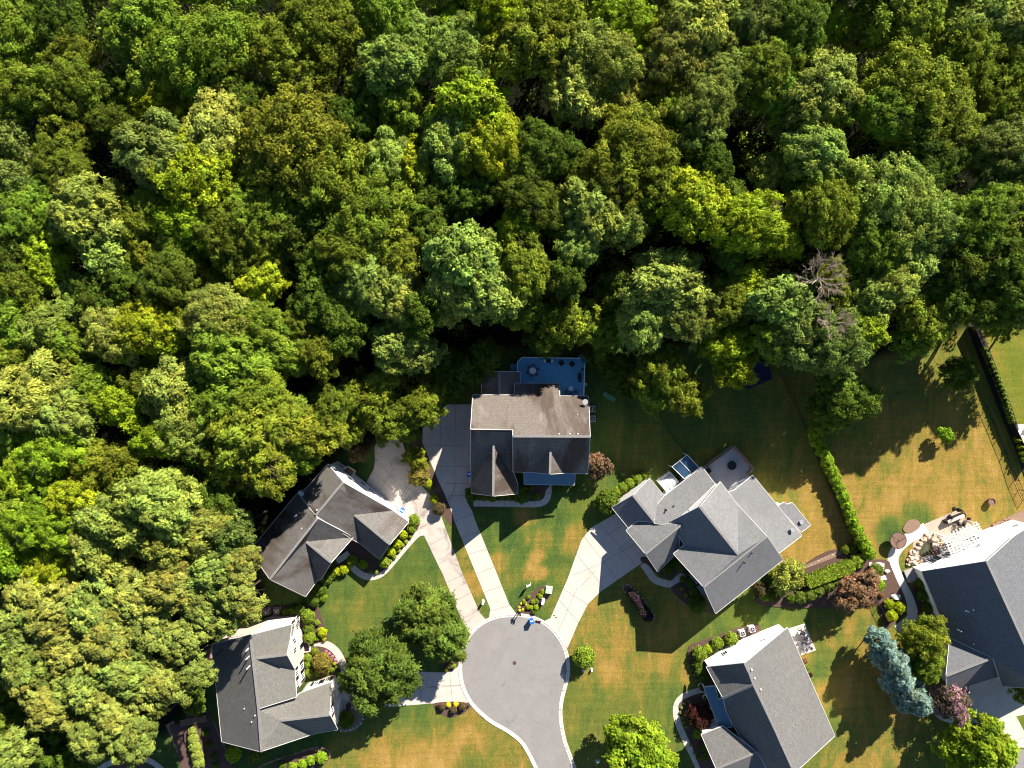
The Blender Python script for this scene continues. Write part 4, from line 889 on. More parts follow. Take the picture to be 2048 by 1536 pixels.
FOREST = """25 60 78 G;130 45 60 D;150 110 48 O;290 55 72 G;405 110 92 G;330 130 70 G;60 190 62 G;18 225 45 G;150 175 62 O;225 185 42 D;322 215 52 Y;575 110 74 G;512 205 46 D;140 262 50 O;228 248 40 D;
130 330 60 O;335 310 78 B;280 285 48 O;435 265 68 L;400 355 84 Y;25 285 55 B;42 370 52 B;60 425 62 G;190 435 72 L;225 505 55 L;100 515 46 Y;25 345 42 D;640 60 78 O;665 125 52 O;780 30 68 G;835 75 46 L;785 135 62 L;800 205 52 G;
915 125 68 L;905 45 36 Y;1000 25 62 X;1062 100 74 H;985 90 50 Y;735 205 50 D;600 300 108 O;650 350 80 H;545 360 60 O;815 285 38 Y;775 320 48 L;835 345 44 Y;940 225 72 Y;975 295 70 Y;900 290 60 L;865 395 44 D;930 390 48 D;740 450 92 H;700 500 62 O;790 500 56 H;
1085 45 72 H;1240 35 62 Y;1290 70 45 Y;1190 120 78 L;1150 190 58 L;1235 190 52 L;1400 60 70 L;1355 110 66 P;1440 150 62 P;1340 185 52 O;1410 210 60 P;1500 40 62 B;1590 60 62 D;1480 120 46 B;1350 230 46 G;1395 275 46 B;
1265 305 84 H;1220 360 62 O;1310 380 55 H;1180 420 66 L;1160 480 48 L;1250 450 48 L;1385 410 60 Y;1350 370 40 Y;1100 305 58 D;1055 335 50 D;1060 405 58 D;1530 345 36 L;1525 150 62 G;1635 185 74 L;1560 190 50 G;1570 245 36 L;1630 312 62 L;1600 370 40 D;
1725 72 38 L;1665 55 36 Y;1800 30 70 G;1820 85 44 G;1930 110 62 G;1960 50 78 L;2020 60 62 L;2025 140 60 G;1820 195 92 G;1865 245 80 G;1770 230 60 G;1930 170 48 G;1850 320 70 D;2015 215 58 G;2005 300 64 B;1950 290 50 B;2040 370 55 B;
1490 450 66 Y;1560 475 40 Y;1645 425 66 H;1775 405 84 L;1850 450 64 L;1740 480 60 G;1815 525 54 L;1690 450 50 H;1955 440 66 G;2030 430 60 G;1995 520 66 D;1930 540 50 D;2040 580 60 D;1900 600 42 D;1960 620 46 D;
930 515 68 L;975 575 66 L;900 585 56 L;745 560 62 L;790 590 56 L;700 590 46 B;1030 460 40 Y;1045 530 60 H;640 600 56 D;690 650 50 D;840 620 44 D;530 560 46 Y;420 568 32 Y;480 585 34 G;
440 635 64 L;495 655 62 G;460 715 66 G;560 695 54 G;600 650 40 O;520 740 50 G;640 710 44 O;235 670 58 L;300 655 62 Y;345 680 48 Y;100 655 52 L;140 690 44 G;150 585 34 L;205 600 50 D;250 560 44 D;340 560 60 D;300 510 45 H;
80 790 72 L;130 830 62 L;35 720 46 G;185 775 46 G;245 810 52 Y;290 760 40 O;350 780 58 L;380 850 62 L;335 870 52 Y;450 800 64 G;520 790 58 G;500 870 70 G;560 850 58 G;620 860 52 H;460 920 52 H;540 920 58 H;590 900 50 H;420 890 46 D;665 820 40 O;
110 905 62 V;60 940 50 V;110 980 56 V;45 880 50 G;185 925 46 H;250 935 54 O;310 990 62 L;355 1020 60 L;225 1040 58 L;200 1095 54 L;290 1060 54 L;400 1060 60 L;350 1090 50 L;430 1000 44 D;90 1050 58 V;30 1105 54 V;110 1130 52 Y;25 1010 52 G;160 990 48 Y;460 1060 46 B;
300 420 44 H;30 510 56 D;60 580 44 O;30 640 50 G;1110 440 36 B;1130 550 44 D;1010 360 40 D;470 200 44 D;700 250 46 D;860 460 44 D;1460 500 40 D;1420 330 42 D;1445 390 36 D;1660 560 40 H;520 430 66 H;455 465 60 O;385 455 56 Y;590 470 54 D;540 495 48 O;360 500 44 G;480 520 46 D;640 530 44 D;285 450 46 O;620 440 40 D"""
for ln in FOREST.replace('\n', '').split(';'):
    a = ln.split(); tree(int(a[0]), int(a[1]), int(a[2]) * 1.07, a[3])
# lower trees on the edge of the yards, smaller so that their shade falls where it does
EDGE = """1045 620 50 H 10;1130 640 62 G 8;1210 665 46 G 7.5;1085 680 36 D 6;1325 570 78 L 12;1370 620 70 P 11.5;1290 640 60 L 11;1450 610 56 O 11.5;1485 560 38 Y 12;1455 690 46 Y 9.5;1470 740 40 Y 8.5;1320 745 50 H 7.5;1370 790 42 H 6.5;1300 790 34 G 5.5;
1560 600 62 L 13;1600 660 66 B 13;1665 690 70 B 13;1545 680 46 G 12;1740 600 52 L 13.5;1725 655 48 Y 13;1780 570 46 L 14;1850 640 54 G 12;1820 680 40 G 10;1690 545 40 H 12.5;
790 690 52 L 12;845 705 40 B 11;730 800 50 H 8;785 840 54 H 7;840 810 50 H 8;760 770 40 H 9;690 860 38 H 7;650 800 40 D 10;1220 600 36 D 8;1240 560 36 D 10;930 738 38 D 4;900 772 30 D 4;975 712 34 D 4.5;1235 735 34 D 4;1200 712 30 D 4;1262 770 26 D 3.5;880 730 40 D 5"""
for ln in EDGE.replace('\n', '').split(';'):
    a = ln.split(); tree(int(a[0]), int(a[1]), int(a[2]), a[3], float(a[4]))
PINES = """430 1140 58;480 1190 50;415 1205 56;345 1170 58;270 1190 60;190 1215 62;110 1225 62;35 1255 58;220 1275 60;140 1295 58;60 1320 54;305 1250 58;375 1275 46;250 1345 58;330 1370 54;170 1370 54;95 1400 56;230 1425 52;275 1480 46;190 1470 50;395 1345 34;20 1500 50;480 1130 44;70 1190 50"""
for ln in PINES.replace('\n', '').split(';'):
    a = [int(v) for v in ln.split()]
    tree(a[0], a[1], a[2], 'P', 15 + (a[0] * 7 % 5) * .5, 'pine', 'pine_tree', None, 'pine tree', 'pines in the lower left grove', rows=('pine', 'soft yellowish pine crown'))
for a in ((60, 1450, 46), (130, 1440, 42), (100, 1500, 46), (330, 1310, 40), (150, 1510, 40), (10, 1420, 42), (390, 1400, 24)):
    tree(a[0], a[1], a[2], 'D', 9)
# understorey that closes the gaps of the forest floor
fr = random.Random(11); placed = []
def in_poly(p, poly):
    r = False; n = len(poly)
    for i in range(n):
        (x1, y1), (x2, y2) = poly[i], poly[(i + 1) % n]
        if (y1 > p[1]) != (y2 > p[1]) and p[0] < (x2 - x1) * (p[1] - y1) / (y2 - y1) + x1: r = not r
    return r
WOOD = [(-60, -190), (2110, -190), (2110, 600), (1960, 620), (1880, 650), (1700, 640), (1450, 640), (1250, 640), (950, 650), (880, 690), (800, 850), (700, 850), (560, 900), (470, 1050), (440, 1200), (330, 1300), (180, 1480), (-60, 1560)]
rng = np.random.default_rng(77); C_, N_, Z_, T_ = [], [], [], []
while len(C_) < 2000:
    x, y = fr.uniform(-60, 2100), fr.uniform(-190, 1560)
    if not in_poly((x, y), WOOD): continue
    zc = fr.uniform(2.5, 9.5); p = np.array(W(x, y, zc)); L = fr.uniform(1.0, 2.1); lt = fr.random(); m_ = 60
    q = rng.normal(size=(m_, 3)) + np.array([0, 0, .5]); q /= np.linalg.norm(q, axis=1, keepdims=True)
    C_.append(p + q * L * rng.uniform(.35, 1.15, (m_, 1))); N_.append(q + rng.normal(size=(m_, 3)) * .5); Z_.append(.36 * rng.uniform(.6, 1.3, m_)); T_.append(np.stack([np.full(m_, lt), rng.random(m_), rng.random(m_)], 1))
V, F = leaves(np.concatenate(C_), np.concatenate(N_), np.concatenate(Z_), rng, 1.4)
ug = bpy.data.objects.new('undergrowth', finish('undergrowth', V, F, np.concatenate(T_), M['leaf'])); COL.objects.link(ug); ug.color = (.11, .155, .02, 1); ug['kind'] = 'stuff'
# trees just past the frame whose shade reaches in
for x_ in range(20, 2060, 95): tree(x_ + trnd.uniform(-20, 20), -48 + trnd.uniform(-8, 8), 62, trnd.choice('GDGLY'), 14)
for x_, y_ in ((-45, 60), (-50, 160), (-48, 260), (-50, 360), (-48, 470), (-50, 580), (-50, 700), (-50, 820), (-48, 940), (-50, 1060)): tree(x_, y_, 58, trnd.choice('GDG'), 13)
for x, y, r, c in ((2100, 40, 70, 'G'), (2105, 160, 66, 'G'), (2110, 290, 66, 'B'), (2100, 400, 60, 'G'), (2110, 520, 66, 'D'), (2095, 640, 50, 'D'), (1990, 630, 44, 'H')):
    tree(x, y, r, c, 15 if y < 600 else 9)
# single garden trees
tree(760, 1338, 76, 'W', 5.2, 'willow', 'oak_tree', 'large dense grey-green tree overhanging the lower-left driveway', 'tree', 'oaks on the front lawn')
tree(852, 1226, 56, 'W', 5.2, 'willow', 'oak_tree', 'grey-green tree on the left lawn, upper-left one of the joined pair', 'tree', 'oaks on the front lawn')
tree(886, 1266, 54, 'W', 5.0, 'willow', 'oak_tree', 'grey-green tree beside the kerb of the turning circle, lower right of the joined pair', 'tree', 'oaks on the front lawn')
tree(1280, 1500, 66, 'V', 5.0, 'bright', 'maple_tree', 'bright green round tree on the lawn at the bottom edge, right of the road', 'tree')
tree(1960, 1490, 62, 'V', 5.0, 'bright', 'maple_tree', 'bright green tree beside the driveway in the lower right corner', 'tree')
tree(1905, 1500, 36, 'V', 3.5, 'small', 'maple_tree', 'small green tree left of the big bright tree in the lower right corner', 'tree')
tree(1845, 1275, 45, 'H', 4.5, 'mid', 'maple_tree', 'olive-yellow round tree against the blue-grey roof, right of the silvery conifer', 'tree')
tree(1850, 1320, 38, 'H', 4.2, 'mid', 'maple_tree', 'olive tree just below the yellower one, beside the silvery conifer', 'tree')
tree(2045, 1375, 28, 'H', 3.5, 'small', 'maple_tree', 'golden-olive tree cut by the right edge beside the lower right driveway', 'tree')
for k, (x, y, r) in enumerate(((1758, 1285, 30), (1775, 1315, 33), (1790, 1350, 33), (1815, 1385, 36))):
    tree(x, y, r, 'S', 3.6, 'cone', 'cypress_tree', ('topmost', 'second from the top', 'third from the top', 'lowest')[k] + ' of four silvery blue conifers left of the olive tree', 'conifer', 'silvery blue conifers')
tree(1893, 1398, 42, 'M', 3.0, 'myrtle', 'crepe_myrtle', 'pink-flowering small tree beside the lower right driveway', 'flowering tree')
tree(1712, 1180, 42, 'M', 3.2, 'coral', 'crepe_myrtle', 'coral-flowering small tree at the right end of the clipped hedge', 'flowering tree')
tree(1195, 930, 27, 'M', 2.4, 'coral', 'crepe_myrtle', 'coral-leaved small tree at the right side of the brown-roofed house', 'flowering tree')
tree(1680, 795, 62, 'D', 6.0, 'mid', 'tree', 'dark green tree standing alone in shade between two back lawns', 'tree')
tree(1655, 830, 40, 'G', 5.0, 'mid', 'tree', 'lower green tree just above the start of the yellow-green hedge', 'tree')
tree(1915, 745, 34, 'D', 3.5, 'small', 'tree', 'dark small tree on the back lawn beside the row of little conifers', 'tree')
tree(1890, 870, 15, 'V', 1.6, 'small', 'tree', 'lone bright green sapling on the golden back lawn', 'tree')
tree(1575, 1150, 33, 'L', 3.2, 'small', 'tree', 'wispy pale green tree at the lower right corner of the pale grey house', 'tree')
tree(1520, 1178, 16, 'M', 2.0, 'small', 'tree', 'thin brownish bush against the lower side of the pale grey house', 'shrub')
tree(830, 915, 22, 'H', 1.8, 'small', 'tree', 'thin olive bush above the round golden shrub between the two driveways', 'shrub')
tree(720, 900, 22, 'M', 3.0, 'small', 'tree', 'dark reddish small tree behind the white side wall of the askew house', 'tree')
# dead tree
def dead(name, px, py, z0, R, seed, label):
    rnd = random.Random(seed); c = W(px, py, z0 - 3); mb = MB()
    mb.cyl((c.x, c.y, 0), (c.x, c.y, z0 - 4), .34, .26, 8)
    def grow(p, d, L, r, lev):
        q = p + d * L
        mid = p + d * L * .5 + Vector((rnd.uniform(-1, 1), rnd.uniform(-1, 1), rnd.uniform(-1, 1))) * L * .08
        mb.cyl(p, mid, r, r * .8, 5, cap=False); mb.cyl(mid, q, r * .8, r * .55, 5, cap=False)
        if lev == 0: return
        for k in range(rnd.choice((3, 3, 4))):
            nd = (d + Vector((rnd.uniform(-.75, .75), rnd.uniform(-.75, .75), rnd.uniform(-.25, .5)))).normalized(); s0 = rnd.uniform(.45, 1)
            grow(p + (q - p) * s0, nd, L * rnd.uniform(.55, .8), r * .55, lev - 1)
    for k in range(7):
        a = 6.283 * k / 7 + rnd.uniform(-.3, .3)
        grow(Vector((c.x, c.y, z0 - 4 - rnd.uniform(0, 1))), Vector((math.cos(a), math.sin(a), .8)).normalized(), R * .42, .085, 4)
    o = mb.build(name, M['deadwood'], None, (c.x, c.y, 0)); tag(o, label, 'dead tree')
dead('dead_tree', 1645, 555, 22.0, 4.9, 3, 'bare bleached dead tree standing among pale crowns of the right forest edge')
dead('dead_tree', 1668, 645, 19.8, 3.5, 9, 'smaller bare dead branches just below the large bleached dead tree')
dead('dead_tree', 1555, 410, 20, 1.8, 5, 'few bare branches poking out right of the lime-yellow crown')
dead('dead_tree', 75, 305, 19, 2.0, 7, 'bare branch sticking out between crowns near the left edge')

ROWKEYS = {'forest': ('of the forest', 80), 'pine': ('of the pine grove', 60), 'low': ('of forest undergrowth', 118)}
# ------------------------------------------------------------------ shrubs and hedges
def bush_mesh(name, seed, n=1500, leaf=.15, mat=None, spiky=0, asp=.85):
    rng = np.random.default_rng(seed); q = rng.normal(size=(n, 3)); q[:, 2] = np.abs(q[:, 2]) * .9 + q[:, 2] * .25; q /= np.linalg.norm(q, axis=1, keepdims=True)
    lump = 1 + .10 * np.sin(q[:, 0] * 7 + seed) * np.sin(q[:, 1] * 6 + 1) + .08 * np.sin(q[:, 2] * 9 + q[:, 0] * 5)
    c = q * (rng.uniform(.78, 1.03, (n, 1)) * lump[:, None]); c[:, 2] *= asp
    V, F = leaves(c, q + rng.normal(size=(n, 3)) * .45 + np.array([0, 0, .25]), leaf * rng.uniform(.5, 1.3, n), rng, 1.3 + spiky, q if spiky else None)
    T = np.stack([np.clip(.5 * (lump - .8) / .4 + .5 * rng.random(n), 0, 1), rng.random(n), rng.random(n)], 1)
    bm = bmesh.new(); bmesh.ops.create_icosphere(bm, subdivisions=2, radius=.80); cv = np.array([v.co[:] for v in bm.verts]); cf = [[v.index for v in f.verts] for f in bm.faces]; bm.free()
    cv[:, 2] *= asp; m_ = len(V); V = np.concatenate([V, cv])
    F2 = np.array([[a + m_, b_ + m_, c_ + m_, c_ + m_] for a, b_, c_ in cf])
    me = bpy.data.meshes.new(name); me.from_pydata(V.tolist(), [], F.tolist() + [[a + m_, b_ + m_, c_ + m_] for a, b_, c_ in cf])
    T = np.concatenate([T, np.full((len(cf), 3), .1)])
    a = me.attributes.new('tint', 'FLOAT_COLOR', 'FACE'); a.data.foreach_set('color', np.concatenate([T, np.ones((len(T), 1))], 1).astype(np.float32).ravel())
    me.materials.append(mat or M['leaf']); return me
BUSH = [bush_mesh('shrub', 200 + i) for i in range(4)]; TUFT = [bush_mesh('shrub', 210 + i, 900, .22, spiky=2.2) for i in range(2)]
FLOW = bush_mesh('shrub', 220, 500, .25, M['flower'])
SADJ = {'Y': 'yellow-green', 'L': 'pale green', 'G': 'green', 'D': 'dark green', 'O': 'olive', 'X': 'lime-yellow', 'V': 'bright green', 'M': 'brownish', 'H': 'olive-gold', 'W': 'grey-green', 'R': 'dark red', 'F': 'bright yellow', 'K': 'golden brown', 'C': 'coral', 'T': 'dark purple', 'S': 'silvery'}
def shrubs(place, group, items, kind='shrub', cat='shrub', h=1.0, mesh=None, word='shrub'):
    items = sorted(items, key=lambda t: t[1]); cnt = {}
    tot = {}
    for it in items: tot[it[3]] = tot.get(it[3], 0) + 1
    for it in items:
        px, py, r, c = it[:4]; k = cnt.get(c, 0); cnt[c] = k + 1
        if tot[c] == 1: lab = "%s %s %s" % (SADJ[c], word, place)
        else: lab = "%s %s %s, %s from the top" % (SADJ[c], word, place, ORD[k])
        Rw = r * S; z = Rw * .75 * h; p = W(px, py, z); me = (mesh or trnd.choice(BUSH))
        o = bpy.data.objects.new(kind, me); COL.objects.link(o); o.location = (p.x, p.y, z * .95); o.scale = (Rw * trnd.uniform(.95, 1.05), Rw * trnd.uniform(.95, 1.05), Rw * h); o.rotation_euler = (0, 0, trnd.uniform(0, 6.28))
        b0 = COLS[c]; j = trnd.uniform(.88, 1.12); o.color = (b0[0] * j, b0[1] * j, b0[2] * j, 1)
        tag(o, lab, cat, group)
cv = lambda f, l: [(*f([(a[0], a[1])])[0], a[2], a[3]) for a in l]
shrubs('in the bed between the two driveways', 'shrubs between the driveways', [(838, 952, 21, 'K'), (856, 966, 9, 'X'), (868, 998, 9.5, 'X'), (878, 1017, 13, 'M'), (850, 935, 9, 'O'), (862, 975, 6, 'O')])
shrubs('under the front gable of the brown-roofed house', 'shrubs before the brown-roofed house', [(944, 989, 15, 'D'), (1043, 989, 17, 'D'), (968, 994, 8, 'O'), (985, 996, 8, 'O'), (1003, 994, 7, 'O'), (1018, 993, 7, 'O'), (1074, 993, 8, 'O'), (1115, 976, 7, 'D'), (1150, 975, 7, 'D'), (1060, 975, 7, 'D')])
shrubs('along the curved walk of the askew house', 'shrubs along the walk of the askew house', [(827.6, 1040, 12, 'G'), (823, 1056, 9.5, 'G'), (807, 1069.6, 9, 'X'), (795.7, 1088, 9, 'X'), (783, 1103.4, 9, 'X'), (768.3, 1124, 11, 'G'), (726, 1129, 8.5, 'Y'), (704.5, 1121, 11, 'G'), (700, 1128, 7, 'X'),
     (674, 1143, 9, 'X'), (687.4, 1139.5, 9.5, 'X'), (653, 1158, 12, 'D'), (640, 1180, 13, 'D'), (646, 1194, 9, 'G'), (663, 1150, 9, 'D'), (628, 1200, 12, 'D')] + cv(zB, [(1495, 845, 4.4, 'L'), (1458, 893, 4.6, 'L'), (1425, 925, 4.6, 'L'), (1393, 970, 4.4, 'L'), (1355, 1025, 4.4, 'L'), (1318, 1060, 4, 'L'), (1290, 1105, 4.5, 'L'), (1150, 1158, 4.6, 'L'), (1197, 1155, 4.6, 'L')]))
shrubs('beside the front wall of the cream-walled house', 'shrubs in the upper bed of the cream-walled house', cv(zC, [(1010, 190, 14, 'G'), (1085, 245, 6, 'G'), (1130, 330, 9.5, 'X'), (1148, 393, 4.5, 'X'), (1010, 300, 11, 'D'), (1020, 370, 12, 'G'), (1085, 385, 5, 'G'), (800, 150, 9, 'D'), (870, 135, 9, 'D'), (935, 130, 10, 'D'), (570, 120, 7, 'D')]))
shrubs('in the half-round bed by cream walls', 'shrubs in the half-round bed', cv(zC, [(1130, 595, 19.5, 'K'), (1005, 555, 8, 'G'), (1003, 615, 8, 'G'), (1010, 690, 8.5, 'G'), (1065, 500, 8, 'O'), (1085, 700, 6.5, 'G'), (1165, 675, 6.5, 'G'), (1222, 665, 5, 'G'), (1240, 610, 3.8, 'X'), (1257, 640, 3.4, 'X'), (1280, 710, 7, 'D')]))
shrubs('beside the lower-left garage wall', 'shrub by the garage', [(693, 1438, 17, 'D')])
COLS['pk'] = (.55, .22, .36); SADJ['pk'] = 'pink'
shrubs('along the half-round bed rim', 'pink flowers in the half-round bed', cv(zC, [(1165, 500, 3, 'pk'), (1195, 520, 3, 'pk'), (1220, 545, 3, 'pk'), (1245, 575, 3, 'pk'), (1262, 605, 2.6, 'pk'), (1275, 640, 2.6, 'pk')]), 'flower_clump', 'flowers', .6, FLOW, 'flower clump')
shrubs('in the hooked bed at the bottom', 'shrubs in the hooked bed', [(587, 1533, 9.5, 'V'), (606, 1527, 10, 'V'), (622, 1520, 9.5, 'V'), (643, 1514, 11.5, 'V'), (565, 1530, 8, 'D')])
shrubs('below the corner of the cream-walled house', 'shrubs at the lower corner', [(467, 1507, 16, 'Y'), (509, 1511, 11, 'O'), (530, 1506, 8, 'D')])
shrubs('between the gravel strips at the lower left', 'shrubs between gravel strips', [(385, 1462, 9, 'L'), (387, 1477, 11, 'L'), (391, 1492, 12, 'L'), (395, 1508, 12, 'L'), (398, 1524, 12, 'L'), (400, 1428, 7, 'D'), (411, 1466, 7, 'D'), (418, 1488, 6, 'D'), (427, 1513, 7, 'D'), (432, 1530, 6, 'D')])
shrubs('in the kerbside bed above the lower-left driveway', 'shrubs in the kerbside bed', [(904, 1321, 6.5, 'M'), (897, 1332, 6.5, 'M'), (907, 1332, 5.5, 'G'), (892, 1339, 5, 'G')])
shrubs('in the kerbside bed below the lower-left driveway', 'shrubs in the lower kerbside bed', [(897, 1409.3, 5.2, 'F'), (911.6, 1408.2, 5.2, 'F'), (884.7, 1413, 7.5, 'M'), (906.8, 1420, 7, 'M'), (924.4, 1412.5, 8, 'M'), (875, 1413, 3, 'R'), (935, 1413, 2.6, 'R')])
shrubs('in the bed above the turning circle', 'plants at the head of the turning circle', cv(z8, [(1050, 155, 4.5, 'Y'), (1025, 195, 4.5, 'Y'), (990, 240, 4, 'G'), (960, 250, 4, 'G'), (940, 300, 4, 'Y'), (990, 300, 4.5, 'Y'), (915, 300, 4, 'Y'), (880, 255, 3.5, 'G'), (920, 205, 3.5, 'G'), (965, 345, 4, 'D')]), mesh=TUFT[0])
shrubs('at the kerb above the circle', 'yellow flowers near the kerb', cv(z8, [(830, 300, 2.6, 'F'), (850, 268, 2.6, 'F'), (875, 240, 2.4, 'F'), (835, 330, 2.6, 'F'), (866, 322, 2.4, 'F'), (895, 275, 2.2, 'F'), (905, 220, 2.2, 'F')]), 'flower_clump', 'flowers', .6, FLOW, 'flower clump')
shrubs('standing alone at the right kerb of the circle', 'round bush by the kerb', [(1168, 1313, 22, 'G')], h=1.05, word='round bush')
shrubs('at the driveway corner of the pale grey house', 'shrubs at the driveway corner', [(1213, 1003, 24, 'D'), (1232, 984, 10, 'G'), (1246, 975, 10, 'G'), (1260, 966, 10, 'G'), (1274, 957, 10, 'G'), (1288, 950, 8, 'G')])
shrubs('in the front beds of the pale grey house', 'shrubs before the pale grey house', [(1335, 1137, 12, 'D'), (1350, 1128, 10, 'D'), (1362, 1132, 11, 'D'), (1396, 1208, 18, 'D'), (1383, 1163, 11, 'D'), (1390, 1182, 12, 'D'), (1363, 1177, 4, 'Y'), (1371.7, 1190, 4, 'Y'), (1320, 1128, 7, 'D'), (1365, 1158, 6, 'O')])
shrubs('in the stone-ringed island bed', 'purple shrubs in the island bed', [(1262, 1188, 8, 'T'), (1271, 1199, 9, 'T'), (1280, 1211, 9, 'T'), (1288, 1222, 10, 'T'), (1296, 1233, 9, 'T')], mesh=TUFT[1], h=1.3)
shrubs('beside the bright white gable wall', 'shrubs beside the white gable wall', [(1399, 1306, 15, 'G'), (1415.7, 1297, 9, 'Y'), (1433.7, 1286, 12, 'G'), (1462, 1276.5, 13, 'G'), (1394, 1327, 10, 'D'), (1399, 1343, 10, 'D'), (1406, 1357, 9, 'D')])
shrubs('inside the hooked walk of the white-gabled house', 'plants inside the hooked walk', [(1398, 1430, 24, 'R'), (1395, 1467, 9.5, 'V')] + cv(zE, [(285, 665, 3, 'L'), (308, 710, 3, 'L'), (325, 760, 2.8, 'L'), (215, 965, 3, 'L'), (255, 945, 3, 'L'), (190, 1000, 3, 'L'), (182, 1045, 3, 'L'), (195, 1090, 3, 'L'), (215, 1130, 3, 'L'), (232, 1170, 3, 'L'), (275, 1330, 3, 'G'), (310, 1400, 3.5, 'G'), (330, 1450, 3.5, 'G'), (380, 1350, 8, 'D'), (390, 1440, 8, 'D'), (270, 560, 2.5, 'L'), (262, 620, 2.5, 'L')]))
shrubs('by the patio of the white-gabled house', 'shrubs by the patio', [(1609, 1322, 6, 'C'), (1616, 1336, 4, 'G'), (1620, 1350, 5, 'R')])
shrubs('in the mulch left of the white walk', 'shrubs left of the white walk', [(1758.6, 1170, 11, 'V'), (1777, 1207.5, 10, 'X'), (1798.6, 1215, 11.5, 'X'), (1782, 1231, 11.5, 'X'), (1762.5, 1191, 5, 'C'), (1752, 1140, 14, 'W')])
shrubs('between white walk and blue-grey roof', 'shrubs right of the white walk', [(1842, 1166, 12, 'D'), (1845, 1190, 12, 'D'), (1854, 1215, 11, 'D'), (1825, 1170, 6, 'C'), (1860, 1235, 9, 'D')])
shrubs('of the tall hedge row', 'clipped evergreens of the hedge row', [(1627, 866, 14, 'V'), (1634, 884, 14, 'V'), (1643, 902.5, 13, 'V'), (1652.7, 921.8, 13, 'V'), (1661, 941, 13, 'V'), (1669, 958, 12, 'V'), (1677, 975, 12, 'V'), (1684, 992, 13, 'V'), (1691, 1009, 12, 'V'), (1697, 1025, 12, 'V'), (1703, 1042, 13, 'V'), (1711, 1059, 13, 'V'), (1719, 1076, 13, 'V'), (1728, 1091, 13, 'V'), (1736, 1106, 13, 'V')], h=1.5, kind='evergreen', word='evergreen')
shrubs('between the two hedges and the white-gabled house', 'shrubs around the clipped hedge', [(1714, 1122, 14, 'G'), (1600, 1194, 12, 'W'), (1618, 1190, 13, 'W'), (1636, 1182, 12, 'W'), (1655, 1172, 12, 'W'), (1670, 1164, 10, 'W'), (1531, 1192, 10, 'V'), (1546, 1190, 12, 'D'), (1560, 1181, 13, 'D'), (1546, 1148, 12, 'O'), (1690, 1098, 9, 'O'), (1706, 1098, 9, 'W'), (1582, 1196, 10, 'D')])
# clipped long hedge
def hedge(pts, h, col, label):
    P = XY(pts); rng = np.random.default_rng(7); xs_ = [p[0] for p in P]; ys_ = [p[1] for p in P]; c = []; nn = []
    while len(c) < 5200:
        x, y = rng.uniform(min(xs_), max(xs_)), rng.uniform(min(ys_), max(ys_))
        if in_poly((x, y), P): c.append((x, y, h + rng.uniform(-.18, .06))); nn.append((0, 0, 1))
    n = len(P)
    for i in range(n):
        a, b_ = P[i], P[(i + 1) % n]; L = math.dist(a, b_)
        for _ in range(int(L * 90)):
            t = rng.random(); c.append((a[0] + (b_[0] - a[0]) * t, a[1] + (b_[1] - a[1]) * t, rng.uniform(0, h))); nn.append(((b_[1] - a[1]) / L, -(b_[0] - a[0]) / L, .2))
    c = np.array(c); nn = np.array(nn) + rng.normal(size=(len(c), 3)) * .45; b0 = np.array([P[0][0], P[0][1], 0])
    V, F = leaves(c - b0, nn, .19 * rng.uniform(.5, 1.4, len(c)), rng, 1.8)
    o = bpy.data.objects.new('hedge', finish('hedge', V, F, rng.random((len(c), 3)), M['leaf'])); COL.objects.link(o); o.location = b0; o.color = (*COLS[col], 1)
    MB().prism(XY([(sum(p[0] for p in pts) / n + (p[0] - sum(q[0] for q in pts) / n) * .93, sum(p[1] for p in pts) / n + (p[1] - sum(q[1] for q in pts) / n) * .85) for p in pts]), 0, h - .12).build('twiggy_core', M['core'], o)
    tag(o, label, 'hedge')
M['core'] = simple('dark_inner_twigs', (.02, .035, .01), .95)
hedge([(1604, 1150), (1640, 1136), (1694, 1116), (1702, 1122), (1700, 1134), (1690, 1142), (1650, 1156), (1612, 1170), (1606, 1164)], 1.7, 'G', 'long dark green clipped hedge below the stone border')
# row of little pointed conifers by the right fence
ctop, cbot = (1967, 700), (2021, 842)
for k in range(17):
    t_ = k / 16; x = ctop[0] + (cbot[0] - ctop[0]) * t_ + 4 * math.sin(t_ * 3.14); y = ctop[1] + (cbot[1] - ctop[1]) * t_
    tree(x, y, 6.5, 'G', 1.3, 'cone', 'conifer', 'small pointed conifer in the row along the right fence, %s from the top' % ORD[k], 'conifer', 'pointed conifers by the fence', rot=k * 1.3)
for k, (x, y) in enumerate(((2034, 880), (2039, 893), (2043, 906), (2046, 918))):
    tree(x, y, 6, 'Y', 1.1, 'cone', 'conifer', 'little conifer beside the white bench at the edge, %s from the top' % ORD[k], 'conifer', 'conifers past the gap')

# ------------------------------------------------------------------ fences
def fence(pts, label, h=1.2, mat='dark', step=2.4, picket=.16, sm=0, post=.07, solid=False):
    q = XY(pts); root = thing('fence', (q[0][0], q[0][1], 0), label, 'fence')
    rails = MB(); n = 0; pk = MB()
    for i in range(len(q) - 1):
        a, b_ = Vector((*q[i], 0)), Vector((*q[i + 1], 0)); d = b_ - a; L = d.length; rz = math.atan2(d.y, d.x); c = (a + b_) / 2
        for z in (.15, h - .12): rails.box((c.x, c.y, z), (L, .035, .04), rz)
        if solid: pk.box((c.x, c.y, h / 2 + .03), (L, .05, h - .06), rz)
        for k in range(0 if solid else int(L / picket)):
            p = a + d * ((k + .5) * picket / L); pk.box((p.x, p.y, h / 2 + .05), (.02, .02, h - .1), rz)
        m_ = max(1, round(L / step))
        for k in range(m_ + (i == len(q) - 2)):
            p = a + d * (k / m_); MB().box((p.x, p.y, h / 2), (post, post, h), rz).build('post', M[mat], root)
    rails.build('rail', M[mat], root); pk.build('picket_panel', M[mat], root)
